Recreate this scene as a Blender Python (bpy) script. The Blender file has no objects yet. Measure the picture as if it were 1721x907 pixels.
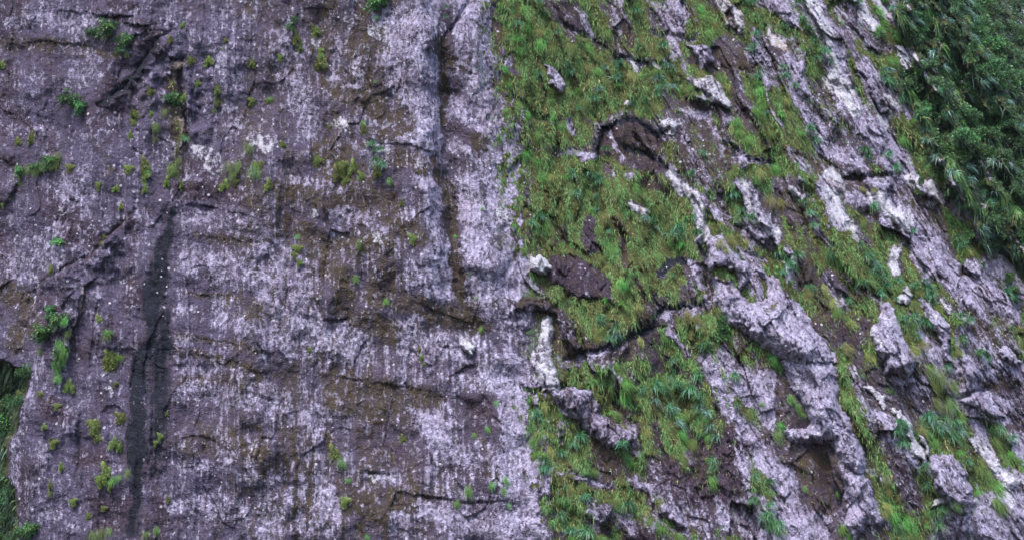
import bpy, math, random
import numpy as np

# ------------------------------------------------------------------ camera, sky, sun, exposure
W0, H0 = 1721.0, 907.0
PITCH = math.radians(15.0)
FPX = 2336.0                       # focal length in photo pixels
CAM = np.array([0.0, 0.0, 2.0])
scene = bpy.context.scene
COL = scene.collection
cd = bpy.data.cameras.new('camera'); cam = bpy.data.objects.new('camera', cd); COL.objects.link(cam)
cam.location = CAM; cam.rotation_euler = (math.radians(90) + PITCH, 0, 0)
cd.sensor_width = 36.0; cd.lens = 36.0 * FPX / W0; cd.clip_end = 3000; cd.clip_start = 0.5
scene.camera = cam
SUN_EL, SUN_AZ = math.radians(58), math.radians(205)     # azimuth clockwise from +Y
w = bpy.data.worlds.new('World'); scene.world = w; w.use_nodes = True
nt = w.node_tree; bg = nt.nodes['Background']
sk = nt.nodes.new('ShaderNodeTexSky'); sk.sky_type = 'NISHITA'; sk.sun_disc = False
sk.sun_elevation = SUN_EL; sk.sun_rotation = SUN_AZ; sk.dust_density = 2.0; sk.air_density = 1.0
nt.links.new(sk.outputs[0], bg.inputs[0]); bg.inputs[1].default_value = 0.115
sl = bpy.data.lights.new('sun', 'SUN'); sl.energy = 1.75; sl.angle = math.radians(22); sl.color = (1.0, 0.95, 0.9)
so = bpy.data.objects.new('sun', sl); COL.objects.link(so)
# direction towards the sun
sd = np.array([math.sin(SUN_AZ) * math.cos(SUN_EL), math.cos(SUN_AZ) * math.cos(SUN_EL), math.sin(SUN_EL)])
from mathutils import Vector, Matrix
so.rotation_euler = Vector(sd).to_track_quat('Z', 'Y').to_euler()
so.location = (0, -20, 80)
scene.view_settings.view_transform = 'Standard'; scene.view_settings.look = 'None'
scene.view_settings.gamma = 1.0; scene.view_settings.use_curve_mapping = False
scene.view_settings.exposure = 1.8
scene.cycles.max_bounces = 4; scene.cycles.diffuse_bounces = 2

# ------------------------------------------------------------------ noise
def _h(ix, iy, seed):
    n = (ix.astype(np.int64) * 374761393 + iy.astype(np.int64) * 668265263 + seed * 974634777) & 0xffffffff
    n = ((n ^ (n >> 13)) * 1274126177) & 0xffffffff
    n = ((n ^ (n >> 16)) * 2246822519) & 0xffffffff
    return ((n ^ (n >> 15)) & 0xffffff) / float(0xffffff)
def perlin(x, y, seed):
    ix = np.floor(x); iy = np.floor(y); fx = x - ix; fy = y - iy
    ux = fx * fx * fx * (fx * (fx * 6 - 15) + 10); uy = fy * fy * fy * (fy * (fy * 6 - 15) + 10)
    def g(a, b):
        t = _h(ix + a, iy + b, seed) * 2 * math.pi
        return np.cos(t) * (fx - a) + np.sin(t) * (fy - b)
    n0 = g(0, 0) * (1 - ux) + g(1, 0) * ux; n1 = g(0, 1) * (1 - ux) + g(1, 1) * ux
    return (n0 * (1 - uy) + n1 * uy) * 1.5
def fbm(x, y, seed, octv=5, gain=0.5):
    s = 0; a = 1.0; t = 0
    for i in range(octv):
        s = s + a * perlin(x, y, seed + i * 17); t += a * a; a *= gain; x = x * 2.03 + 11.3; y = y * 2.03 + 7.1
    return s / math.sqrt(t)
def ridged(x, y, seed, octv=4):
    s = 0; a = 1.0; t = 0
    for i in range(octv):
        s = s + a * (1 - np.abs(perlin(x, y, seed + i * 13)) * 2.2); t += a; a *= 0.5; x = x * 2.1; y = y * 2.1
    return s / t
def sstep(a, b, x):
    t = np.clip((x - a) / (b - a), 0, 1); return t * t * (3 - 2 * t)
def facets(x, y, seed, tilt=1.0):
    """angular broken-rock plates: every cell is a tilted plane"""
    ix = np.floor(x); iy = np.floor(y); best = np.full(x.shape, 9e9); val = np.zeros(x.shape)
    for a in (-1, 0, 1):
        for b in (-1, 0, 1):
            cx = ix + a; cy = iy + b
            px = cx + _h(cx, cy, seed); py = cy + _h(cx, cy, seed + 1)
            dx = x - px; dy = y - py; d = dx * dx + dy * dy
            v = (_h(cx, cy, seed + 2) - .5) + tilt * ((_h(cx, cy, seed + 3) - .5) * dx + (_h(cx, cy, seed + 4) - .5) * dy) * 1.6
            m = d < best; best = np.where(m, d, best); val = np.where(m, v, val)
    return val

# ------------------------------------------------------------------ the cliff's own survey (features are noted in eight-by-eight metre tiles)
TS = 2.925
T = {1: (0, 0), 2: (430, 0), 3: (860, 0), 4: (1280, 0), 5: (0, 300), 6: (430, 300), 7: (860, 300), 8: (1280, 300),
     9: (0, 597), 10: (430, 597), 11: (860, 597), 12: (1280, 597)}
def tp(t, pts):
    ox, oy = T[t]; return [(ox + x / TS, oy + y / TS) for x, y in pts]

STEP = 1.7
xs = np.arange(-260, 1721 + 600, STEP); ys = np.arange(-230, 907 + 231, STEP)
PX, PY = np.meshgrid(xs, ys); NY, NX = PX.shape
_U = np.linspace(-500, 2300, 1401)
_K = np.interp(_U, [600, 760, 830, 950, 1100, 1300, 1500, 1700], [0, .03, .10, .22, .34, .50, .64, .72])
def flow_u(px, py):
    out = np.empty(px.shape)
    if px.ndim == 2:
        for r in range(px.shape[0]): out[r] = np.interp(px[r], _U + _K * py[r, 0], _U)
    else:
        for r in range(len(px)): out[r] = np.interp(px[r], _U + _K * py[r], _U)
    return out
U = flow_u(PX, PY)
right = sstep(805, 885, U + 26 * fbm(PX / 30, PY / 45, 19, 5, .6))                                  # 0 on the bare face, 1 on the overgrown slope
forest = np.zeros_like(PX)

# warped coordinates give natural outlines
WXp = PX + 8 * fbm(PX / 45, PY / 45, 5, 3) + 2.2 * fbm(PX / 10, PY / 10, 6, 4, .65)
WYp = PY + 8 * fbm(PX / 45, PY / 45, 7, 3) + 4 * fbm(PX / 8, PY / 16, 8, 4, .65)

def box(pts, m):
    x0 = min(p[0] for p in pts) - m; x1 = max(p[0] for p in pts) + m; y0 = min(p[1] for p in pts) - m; y1 = max(p[1] for p in pts) + m
    i0 = max(0, int((y0 - ys[0]) / STEP)); i1 = min(NY, int((y1 - ys[0]) / STEP) + 2)
    j0 = max(0, int((x0 - xs[0]) / STEP)); j1 = min(NX, int((x1 - xs[0]) / STEP) + 2)
    return (slice(i0, max(i0, i1)), slice(j0, max(j0, j1)))
def dist_line(pts, X, Y):
    """distance, signed side (+ = left hand when walking the line in image space, i.e. above for left-to-right), position 0..1"""
    best = np.full(X.shape, 1e9); sg = np.zeros(X.shape); tt = np.zeros(X.shape)
    L = [math.hypot(b[0] - a[0], b[1] - a[1]) for a, b in zip(pts, pts[1:])]; tot = sum(L) or 1; acc = 0
    for (a, b), l in zip(zip(pts, pts[1:]), L):
        dx, dy = b[0] - a[0], b[1] - a[1]
        t = np.clip(((X - a[0]) * dx + (Y - a[1]) * dy) / (l * l + 1e-9), 0, 1)
        d = np.hypot(X - a[0] - t * dx, Y - a[1] - t * dy)
        s = np.sign(dy * (X - a[0]) - dx * (Y - a[1])); m = d < best
        best = np.where(m, d, best); sg = np.where(m, s, sg); tt = np.where(m, (acc + t * l) / tot, tt); acc += l
    return best, sg, tt
def inside(pts, X, Y):
    r = np.zeros(X.shape, bool); n = len(pts)
    for i in range(n):
        x0, y0 = pts[i]; x1, y1 = pts[(i + 1) % n]
        if y0 == y1: continue
        c = ((y0 > Y) != (y1 > Y)) & (X < (x1 - x0) * (Y - y0) / (y1 - y0) + x0); r ^= c
    return r

M = {k: np.zeros_like(PX) for k in 'LBWDGTS'}
M['L'] += 0.38; M['B'] += 0.22
relief = np.zeros_like(PX)                                   # metres towards the viewer
def poly(t, c, s, pts, soft=7):
    if t: pts = tp(t, pts)
    if np.mean([p[0] for p in pts]) < 850 and c[0] in 'BD' and abs(s) < .95: soft *= 2.4; s *= .85
    sl_ = box(pts, soft * 3 + 20); X = WXp[sl_]; Y = WYp[sl_]
    d, _, _ = dist_line(pts + [pts[0]], X, Y); ins = inside(pts, X, Y)
    k = sstep(-soft, soft, np.where(ins, d, -d)) * abs(s)
    for ch in c: M[ch][sl_] = M[ch][sl_] * (1 - k) + (k if s > 0 else 0)
    if c[0] in 'WD' and len(c) == 1 and s > 0:
        M['L'][sl_] *= (1 - .6 * k)
    if c[0] == 'G' and s > 0:
        pass
    return sl_
BRK = fbm(U / 9, PY / 34, 801, 5, .6)
def line(t, c, s, wd, pts, soft=None, brk=False):
    if t: pts = tp(t, pts)
    if np.mean([p[0] for p in pts]) < 850 and c[0] in 'WBD': brk = True; wd *= 1.15
    if len(pts) == 1: pts = [pts[0], (pts[0][0] + 1, pts[0][1])]
    soft = soft or wd * .5 + 2
    sl_ = box(pts, wd + soft * 2 + 15); d, _, _ = dist_line(pts, WXp[sl_], WYp[sl_])
    k = (1 - sstep(wd / 2 - soft / 2, wd / 2 + soft / 2, d)) * abs(s)
    if brk: k = k * sstep(-.75, -.05, BRK[sl_] + .5 * (1 - d / wd))
    for ch in c: M[ch][sl_] = M[ch][sl_] * (1 - k) + (k if s > 0 else 0)
def KC(pts):
    x = np.mean([p[0] for p in pts]); return .16 if x < 290 else (.28 if x < 850 else .65)
def crack(t, depth, wd, pts):
    if t: pts = tp(t, pts)
    sl_ = box(pts, wd * 3 + 15); d, _, q = dist_line(pts, PX[sl_] * .4 + WXp[sl_] * .6, PY[sl_] * .4 + WYp[sl_] * .6)
    relief[sl_] -= depth * KC(pts) * np.exp(-(d / (wd * (.85 + .5 * np.clip(fbm(PX[sl_] / 14, PY[sl_] / 14, 78, 3), -1, 1)))) ** 2) * (0.35 + .65 * np.sin(np.clip(q, 0, 1) * math.pi) ** .5)
def ledge(t, h, fall, pts, edge=2.5):
    """rock on the left hand of the line stands proud by h and fades over fall"""
    if t: pts = tp(t, pts)
    sl_ = box(pts, fall * 2.5); d, s, q = dist_line(pts, PX[sl_] * .4 + WXp[sl_] * .6, PY[sl_] * .4 + WYp[sl_] * .6)
    e = np.sin(np.clip(q, 0.02, .98) * math.pi) ** .8 * (.55 + .6 * fbm(PX[sl_] / 30, PY[sl_] / 30, 77, 3)); lf = np.mean([p[0] for p in pts]) < 850; h = h * (.48 if lf else .8); edge = edge * (3.2 if lf else 1.3); fall = fall * (1.5 if lf else 1)
    sdv = d * s
    relief[sl_] += h * e * np.where(sdv > 0, np.exp(-(sdv / fall)), 0) * sstep(-edge, edge, sdv) \
                 - h * .5 * e * np.where(sdv < 0, np.exp(sdv / (fall * .5)), 0)

def ridge_(h, wd, q):
    d, _, t_ = dist_line(q, WXp * .5 + PX * .5, PY); relief[:] += h * np.exp(-(d / wd) ** 2) * np.sin(np.clip(t_, .02, .98) * math.pi) ** .4
# ---- large forms first: procedural relief
big = fbm(U / 260, PY / 330, 101, 4)
relief += 1.5 * big * (0.6 + .5 * right)
rib = ridged(U / 95 + .3 * fbm(PX / 120, PY / 120, 3, 3), PY / 420, 111, 4)
relief += right * 1.7 * (rib - .4)
relief += (1 - right) * .35 * ridged(U / 120, PY / 500, 115, 3)
strata = fbm(PX / 300 + .3, (PY - .16 * PX + 14 * fbm(PX / 150, PY / 90, 33, 3)) / 42, 121, 4)
relief += (1 - right) * (0.10 * strata + (.55 * fbm(PX / 110, PY / 130, 123, 3) + .26 * fbm(PX / 45, PY / 60, 124, 3)) * np.interp(PX, [300, 450], [.6, .9]))
relief += .20 * fbm(U / 7, PY / 120, 135, 4, .6) * (.35 + .45 * right)
groove = fbm(U / 13 + .5 * fbm(PX / 50, PY / 50, 137, 3), PY / 130, 138, 4); relief -= right * .5 * np.exp(-(groove / .05) ** 2) * sstep(-.1, .5, fbm(U / 60, PY / 90, 139, 3))
ridge_(.9, 26, [(700, -200), (712, 250), (728, 530)]); ridge_(.8, 34, [(800, -200), (800, 250), (815, 500), (860, 1000)]); ridge_(-.5, 18, [(745, 0), (750, 300), (765, 520)]); ridge_(1.0, 40, [(430, 200), (420, 500), (470, 900)]); ridge_(.8, 30, [(110, 560), (60, 700), (50, 900)])
medium = fbm(U / 34, PY / 48, 131, 5, .55)
relief += .36 * medium * (.32 + .10 * right)
fc1 = facets(U / 42 + .3 * fbm(PX / 90, PY / 90, 55, 2), PY / 120 + .3 * fbm(PX / 90, PY / 90, 56, 2), 61, 1.3)
fc2 = facets(U / 15 + .2 * fbm(PX / 40, PY / 40, 57, 2), PY / 46, 71, 1.3)
relief += fc1 * (.14 + .70 * right) + fc2 * (.05 + .30 * right)
fine = fbm(PX / 8, PY / 9, 141, 4, .6)
relief += .045 * fine + .02 * _h(PX, PY, 9)
slope = np.gradient(relief, axis=0) / STEP * 23             # + = faces the sky
patch = fbm(U / 60, PY / 130, 201, 5, .55); streak = fbm(U / 9, PY / 220, 211, 4, .6); spots = fbm(PX / 22, PY / 22, 221, 4, .6)
hband = fbm(PX / 190, (PY - .16 * PX + 12 * fbm(PX / 120, PY / 70, 33, 3)) / 17, 231, 4, .6)
M['L'] += .19 * patch + .24 * streak + .12 * spots + .14 * hband + .12 * fbm(PX / 110, PY / 70, 225, 4)
M['L'] += np.interp(PX, [0, 150, 350, 520, 640, 760, 880], [-.08, -.06, -.02, -.06, .04, .10, .14]) * (1 - right)
M['B'] += np.interp(PX, [0, 350, 420, 640, 700, 860], [-.12, -.06, .24, .28, .12, 0]) * (1 - right)
M['B'] += np.interp(PX, [380, 470, 700, 800], [0, .28, .28, 0]) * np.clip(fbm(U / 13, PY / 190, 229, 4) * 1.3, -.3, 1)
M['D'] += np.clip(.28 + .5 * fbm(U / 70, PY / 160, 227, 4), 0, .8) * np.interp(PX, [0, 330, 480], [1, .7, .15])
dst = fbm(U / 4.2, PY / 170, 215, 4, .6); M['L'] += .32 * dst * np.interp(PX, [200, 420, 900], [.3, 1, 1]) * np.interp(PY, [0, 300, 500], [.5, .7, 1])
M['B'] += .22 * fbm(U / 110, PY / 70, 241, 5) - .10 * streak + .12 * hband
# slope side: green carpets broken by ribs of stone
gn = fbm(U / 55, PY / 150, 251, 5, .55) + .5 * fbm(PX / 70, PY / 60, 261, 4)
gz = np.interp(U, [780, 840, 1000, 1150, 1300, 1500, 1560, 2200], [-2, .38, .34, .10, -.06, .0, 1.5, 2.0])
M['G'] = np.clip(sstep(-.25, .35, gz + gn * 1.25 - np.clip(rib - .62, -.1, .4) * 1.6) * right, 0, 1)
M['L'] = M['L'] * (1 - right * .35) + right * (np.interp(U, [900, 1200, 1450], [.20, .28, .36]) + .9 * np.clip(rib - .55, -.3, .5) + .12 * fc1)
M['B'] += right * .30; M['D'] += right * np.clip(.15 + .5 * fbm(U / 22, PY / 60, 263, 4), 0, .7)

# ------------------------------------------------------------------ surveyed features: stone kinds, stains, cracks, ledges
# letters: L pale lichen, B brown moss (and shade painted under one shrub), W white bare rock, D dark plum wet rock and the painted dark of recesses, creases and cracks, G green turf, T tan fresh rock, S slate seepage, also near-black for some creases and cracks
# --- upper left
line(1, 'L', .6, 26, [(60, 120), (300, 85), (480, 90)]); line(1, 'B', .55, 22, [(0, 215), (130, 215), (420, 250)])
line(1, 'D', .9, 16, [(550, 10), (610, 45), (680, 50)]); line(1, 'D', .9, 14, [(560, 95), (650, 125), (750, 125)]); line(1, 'D', .9, 16, [(640, 195), (700, 185), (745, 165)])  # first two strokes paint the recess shade; the last is a plum stain
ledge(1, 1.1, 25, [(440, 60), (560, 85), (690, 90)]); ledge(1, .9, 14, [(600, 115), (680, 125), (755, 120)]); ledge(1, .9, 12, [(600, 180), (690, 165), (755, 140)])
ledge(1, .45, 40, [(0, 215), (160, 205), (420, 225), (560, 270)]); line(1, 'B', .7, 14, [(440, 240), (520, 270), (600, 280)])  # the brown stroke paints the shade under the shrub
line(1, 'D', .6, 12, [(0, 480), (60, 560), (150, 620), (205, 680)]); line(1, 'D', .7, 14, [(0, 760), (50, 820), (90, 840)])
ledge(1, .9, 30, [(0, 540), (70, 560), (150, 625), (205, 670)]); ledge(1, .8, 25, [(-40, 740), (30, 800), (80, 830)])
line(1, 'L', -.7, 20, [(780, 215), (700, 300), (630, 420), (500, 505)]); line(1, 'DS', .75, 13, [(780, 215), (700, 300), (630, 420), (500, 505)])  # dark band painted in as the shading of the diagonal crease
crack(1, .8, 5, [(880, 140), (780, 200), (690, 300), (620, 430), (500, 510), (410, 560), (350, 680)])
ledge(1, 1.7, 30, [(890, 290), (900, 420), (905, 520), (922, 640), (930, 850)]); ledge(1, 2.9, 45, [(480, 515), (620, 435), (700, 300), (800, 190), (900, 140)][::-1])
ledge(1, .7, 22, [(815, 262), (850, 280), (905, 300)]); crack(1, .8, 4, [(820, 275), (905, 303)])
crack(1, 1.6, 4.5, [(890, 290), (880, 430), (905, 520), (922, 620), (925, 760), (930, 850)]); line(1, 'D', .8, 9, [(880, 440), (905, 530), (922, 640), (925, 850)])
line(1, 'BD', .6, 26, [(850, 330), (860, 560), (880, 700), (880, 830)]); line(1, 'T', .8, 8, [(880, 590), (885, 640)]); line(1, 'T', .8, 7, [(860, 300), (885, 320)])
line(1, 'G', .5, 12, [(850, 400), (860, 560), (880, 700), (860, 850)]); line(1, 'W', .85, 22, [(990, 760), (1060, 810)]); line(1, 'L', .5, 40, [(1100, 250), (1150, 600)])
line(1, 'D', .5, 22, [(330, 440), (460, 640)]); line(1, 'D', .5, 60, [(1000, 870), (1180, 900)])
line(1, 'D', .45, 36, [(550, 590), (540, 640)]); line(1, 'B', .5, 14, [(450, 680), (500, 760), (560, 860)]); line(1, 'D', .35, 90, [(-50, 60), (-50, 500)])
# --- upper middle
poly(2, 'L', .62, [(620, 30), (900, 0), (900, 200), (760, 240), (620, 160)]); line(2, 'W', .9, 18, [(585, 150), (640, 165)])
line(2, 'B', .75, 14, [(360, 0), (345, 330)]); line(2, 'B', .8, 22, [(530, 60), (490, 240), (640, 240)]); line(2, 'L', -.8, 20, [(530, 60), (490, 240), (640, 240)])
line(2, 'W', .9, 9, [(495, 270), (495, 370)]); line(2, 'L', .8, 10, [(400, 200), (400, 420), (500, 420), (515, 260)]); line(2, 'W', .7, 12, [(285, 210), (300, 230)]); line(2, 'W', .8, 8, [(440, 110), (455, 130)])
line(2, 'L', .7, 80, [(740, 280), (830, 420), (840, 620)]); line(2, 'L', .6, 45, [(150, 170), (170, 420), (260, 620)])
line(2, 'B', .8, 30, [(400, 440), (560, 520), (740, 620), (640, 660)]); line(2, 'L', -.6, 28, [(400, 440), (560, 520), (740, 620), (640, 660)]); line(2, 'B', .9, 16, [(725, 500), (740, 530)])
line(2, 'L', .8, 12, [(620, 710), (760, 700), (890, 745)]); ledge(2, .7, 25, [(600, 700), (760, 715), (900, 755)]); line(2, 'B', .7, 22, [(640, 770), (760, 790), (830, 830)])
line(2, 'W', .85, 16, [(410, 620), (440, 640)]); line(2, 'W', .75, 22, [(0, 700), (90, 700)]); line(2, 'W', .8, 9, [(780, 785)])
line(2, 'B', .65, 50, [(370, 760), (440, 840)]); line(2, 'D', .7, 20, [(870, 760), (900, 860), (905, 907)]); line(2, 'D', .5, 26, [(500, 880), (300, 900)])
crack(2, 2.2, 5, [(1080, -60), (1045, 20), (980, 110), (915, 205)]); line(2, 'D', .95, 13, [(1080, -60), (1045, 20), (980, 110), (915, 205)])  # dark stroke paints the shade inside the crack
crack(2, 1.5, 7, [(910, 200), (915, 330), (925, 480), (915, 620), (930, 740)]); line(2, 'BD', .7, 14, [(905, 210), (918, 350), (925, 500), (918, 600)]); line(2, 'L', -.8, 13, [(905, 210), (918, 350), (925, 500), (918, 600)])  # brown moss band, with the dark of the crack painted in
line(2, 'B', .7, 16, [(930, 300), (1000, 320), (1060, 370)]); line(2, 'D', .6, 14, [(940, 620), (1010, 640)]); line(2, 'T', .7, 6, [(900, 680), (915, 695)])
poly(2, 'L', .6, [(950, 490), (1030, 480), (1060, 620), (1050, 760), (950, 740)]); line(2, 'L', .55, 70, [(1060, 30), (1080, 300), (1180, 700), (1260, 900)])
line(2, 'L', -.8, 26, [(940, 640), (1010, 640), (1090, 700)]); line(2, 'B', .6, 18, [(1080, 660), (1120, 800)])
poly(2, 'B', .95, [(1165, 60), (1290, 60), (1287, 230), (1200, 220)]); poly(2, 'LG', -1, [(1165, 60), (1290, 60), (1287, 230), (1200, 220)])
# --- left, mid height
poly(5, 'D', .5, [(-60, 0), (100, 0), (40, 110), (0, 165), (-60, 200)]); ledge(5, .8, 20, [(120, -20), (60, 80), (0, 165)][::-1])
crack(5, .9, 5, [(640, 190), (560, 260), (470, 345), (330, 440), (240, 490), (180, 560)]); line(5, 'D', .7, 10, [(640, 190), (560, 260), (470, 345), (330, 430), (240, 490), (180, 560)])
ledge(5, 2.6, 45, [(640, 190), (560, 260), (470, 345), (330, 440), (240, 500)])
line(5, 'L', .45, 60, [(380, 60), (300, 300), (100, 440)]); line(5, 'W', .6, 16, [(300, 170)])
ledge(5, 3.0, 40, [(470, 480), (410, 560), (380, 700), (340, 800), (320, 940)][::-1]); line(5, 'T', .6, 5, [(415, 540), (395, 620), (370, 720)])
line(5, 'B', .75, 34, [(0, 545), (110, 590), (150, 720), (60, 800)]); line(5, 'L', -.5, 40, [(0, 545), (110, 590), (150, 720), (60, 800)])
line(5, 'D', .8, 30, [(870, 60), (1050, 60), (1240, 100)]); line(5, 'L', -.4, 34, [(870, 60), (1050, 60), (1240, 100)])
ledge(5, .5, 18, [(870, 130), (1050, 140), (1280, 200)]); line(5, 'L', .4, 24, [(900, 190), (1100, 220), (1287, 270)])
def seep(s, pts): 
    poly(5, 'S', s, pts, 11); poly(5, 'BT', -s, pts, 9); poly(5, 'L', -s * .9, pts, 9)
seep(.95, [(838, 150), (862, 150), (852, 300), (838, 420), (822, 540), (792, 650), (770, 700), (715, 780), (700, 640), (718, 500), (748, 400), (776, 290), (808, 220)])
line(5, 'S', .6, 8, [(880, -20), (862, 160)]); line(5, 'D', .5, 20, [(700, 150), (650, 300), (640, 600)])
seep(.92, [(730, 620), (775, 640), (760, 800), (730, 950), (715, 1150), (720, 1350), (700, 1560), (690, 1760), (630, 1760), (640, 1500), (625, 1250), (650, 1000), (690, 800)])
seep(.78, [(790, 640), (850, 620), (845, 800), (835, 1000), (820, 1250), (800, 1450), (740, 1500), (735, 1200), (750, 900)])
for a, b in (((880, 770), (1300, 850)), ((900, 560), (1300, 600)), ((960, 280), (1300, 310)), ((860, 860), (1300, 960))):
    line(5, 'B', .55, 12, [a, ((a[0] + b[0]) / 2, a[1] + 25), b]); ledge(5, .28, 18, [a, ((a[0] + b[0]) / 2, a[1] + 20), b])
line(5, 'T', .7, 4, [(850, 825), (960, 850)]); line(5, 'L', .45, 40, [(930, 420), (1280, 470)]); line(5, 'L', .45, 26, [(900, 650), (1280, 740)])
# --- middle
poly(6, 'L', .85, [(790, 0), (905, 0), (920, 280), (975, 600), (880, 655), (780, 500), (860, 300), (810, 100)]); poly(6, 'B', -.7, [(790, 0), (905, 0), (920, 280), (975, 600), (880, 655), (780, 500), (860, 300), (810, 100)])
crack(6, 1.3, 10, [(925, -20), (960, 120), (975, 350), (1000, 560), (1080, 740)]); line(6, 'BD', .75, 20, [(925, 0), (960, 150), (975, 350), (1000, 520), (1080, 740)]); line(6, 'L', -.85, 19, [(925, 0), (960, 150), (975, 350), (1000, 520), (1080, 740)])
line(6, 'L', .6, 34, [(1030, 30), (1080, 300), (1120, 560)]); line(6, 'T', .3, 24, [(1040, 60), (1090, 300), (1120, 560)])
poly(6, 'W', .95, [(1160, 195), (1200, 135), (1225, 130), (1250, 200), (1210, 205)], 3); line(6, 'W', .8, 9, [(1015, 280), (1020, 300)])
for q in ([(100, 60), (330, 90), (640, 90)], [(140, 230), (380, 330), (640, 300)], [(300, 380), (430, 480), (440, 640)], [(560, 560), (700, 590), (860, 650)], [(500, 690), (650, 720), (660, 780)], [(820, 620), (1000, 690), (1120, 740)], [(650, 100), (700, 230), (800, 300)]):
    line(6, 'B', .7, 28, q); line(6, 'L', -.5, 30, q)
line(6, 'L', .5, 20, [(200, 10), (420, 60)]); line(6, 'L', .55, 22, [(400, 170), (560, 210), (620, 250)]); line(6, 'W', .6, 14, [(265, 150), (285, 180)]); line(6, 'W', .6, 14, [(600, 275), (605, 300)])
poly(6, 'L', .55, [(0, 270), (130, 330), (300, 420), (340, 760), (320, 907), (0, 907)]); poly(6, 'L', .6, [(430, 710), (560, 760), (580, 907), (320, 907), (350, 740)]); poly(6, 'L', .5, [(700, 760), (960, 740), (1050, 907), (700, 907)])
line(6, 'W', .85, 20, [(1040, 780), (1050, 820)]); line(6, 'L', .5, 50, [(1180, 120), (1200, 400), (1230, 560)])
line(6, 'B', .7, 12, [(1010, 600), (1287, 620)]); line(6, 'D', .6, 18, [(850, 850), (940, 830)]); ledge(6, .8, 22, [(330, 700), (420, 690), (480, 690)]); ledge(6, .35, 30, [(700, 560), (860, 640), (1000, 690), (1110, 740)])
# --- lower left
line(9, 'L', .5, 20, [(200, 50), (120, 250), (75, 480), (60, 600)]); poly(9, 'D', .85, [(430, 690), (520, 660), (650, 670), (700, 907), (430, 860)]); poly(9, 'L', -.85, [(430, 690), (520, 660), (650, 670), (700, 907), (430, 860)])
line(9, 'D', .8, 34, [(240, 260), (320, 300)]); line(9, 'D', .7, 24, [(390, 510), (500, 500)]); ledge(9, .7, 20, [(320, 400), (400, 400), (470, 410)]); ledge(9, .6, 25, [(480, 280), (560, 230), (620, 290)])
line(9, 'S', .7, 26, [(680, 0), (660, 480)]); line(9, 'T', .4, 10, [(760, 380), (750, 480)]); line(9, 'L', .5, 26, [(900, 60), (1100, 70), (1287, 130)]); line(9, 'L', .6, 30, [(900, 170), (1287, 230)]); line(9, 'B', .6, 18, [(880, 110), (1287, 130)])
line(9, 'L', .5, 24, [(980, 540), (1160, 500)]); line(9, 'B', .4, 60, [(900, 420), (1200, 440)]); line(9, 'L', .45, 40, [(860, 720), (1200, 760)]); ledge(9, .4, 22, [(880, 400), (1000, 400), (1100, 440)])
crack(9, .7, 4, [(130, 400), (190, 560), (180, 760), (190, 907)]); crack(9, .5, 3, [(390, 560), (400, 640), (390, 760)]); line(9, 'D', .5, 20, [(120, 600), (130, 850)]); line(9, 'W', .8, 5, [(540, 150), (555, 190)]); line(9, 'W', .8, 3, [(1238, 420), (1240, 600)])
# --- lower middle
line(10, 'L', .75, 40, [(0, 200), (190, 290), (330, 330)]); poly(10, 'L', .6, [(230, 330), (330, 330), (400, 800), (380, 907), (190, 907)]); poly(10, 'L', .45, [(0, 500), (150, 600), (160, 907), (0, 907)])
for q in ([(185, 60), (190, 500), (200, 907)], [(140, 350), (150, 640)], [(270, 380), (262, 800)], [(20, 330), (40, 600)]): line(10, 'B', .6, 8, q); line(10, 'L', -.5, 8, q)
poly(10, 'B', .9, [(350, 90), (640, 130), (960, 200), (930, 225), (720, 270), (600, 345), (500, 285), (350, 240)]); poly(10, 'L', -.85, [(350, 90), (640, 130), (960, 200), (930, 225), (720, 270), (600, 345), (500, 285), (350, 240)])
ledge(10, .45, 28, [(340, 95), (500, 120), (640, 140), (960, 200)]); poly(10, 'D', .6, [(470, 370), (560, 430), (830, 430), (800, 550), (480, 560)]); poly(10, 'L', -.5, [(470, 370), (560, 430), (830, 430), (800, 550), (480, 560)])
crack(10, .5, 3.5, [(490, 578), (620, 578), (760, 572), (830, 520)]); ledge(10, .35, 14, [(490, 578), (620, 580), (760, 574), (830, 520)]); poly(10, 'W', 1, [(560, 588), (606, 586), (606, 628), (575, 630)], 2); line(10, 'W', .9, 7, [(632, 592), (700, 592)])
poly(10, 'B', .8, [(420, 610), (560, 640), (780, 620), (780, 770), (600, 800), (420, 800)]); poly(10, 'L', -.45, [(420, 610), (560, 640), (780, 620), (780, 770), (600, 800), (420, 800)]); line(10, 'L', .6, 24, [(720, 800), (700, 880)])
poly(10, 'L', .6, [(760, 260), (900, 260), (1080, 520), (980, 540), (800, 400)]); poly(10, 'L', .5, [(980, 0), (1287, 0), (1287, 480), (1190, 520), (1180, 200), (960, 190)])
line(10, 'D', .9, 12, [(950, 110), (1010, 80), (1080, 30)]); ledge(10, .7, 15, [(950, 105), (1010, 75), (1080, 25)]); line(10, 'B', .8, 7, [(1080, 130), (1230, 155)])
poly(10, 'D', .75, [(1000, 200), (1180, 190), (1180, 370), (1080, 390)]); poly(10, 'L', -.7, [(1000, 200), (1180, 190), (1180, 370), (1080, 390)]); line(10, 'D', .5, 50, [(880, 530), (1260, 600)]); line(10, 'L', .5, 40, [(820, 760), (1287, 860)])
crack(10, .7, 3, [(790, 690), (900, 690), (1000, 715), (1287, 730)]); line(10, 'D', .8, 6, [(790, 685), (900, 690), (1000, 715), (1287, 732)]); ledge(10, .25, 18, [(790, 690), (900, 690), (1000, 715), (1287, 730)])
for q in ([(900, 250), (960, 380), (1080, 540)], [(1100, 380), (1180, 620)], [(1190, 350), (1260, 520)]): line(10, 'B', .6, 7, q); crack(10, .35, 3, q)
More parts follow.
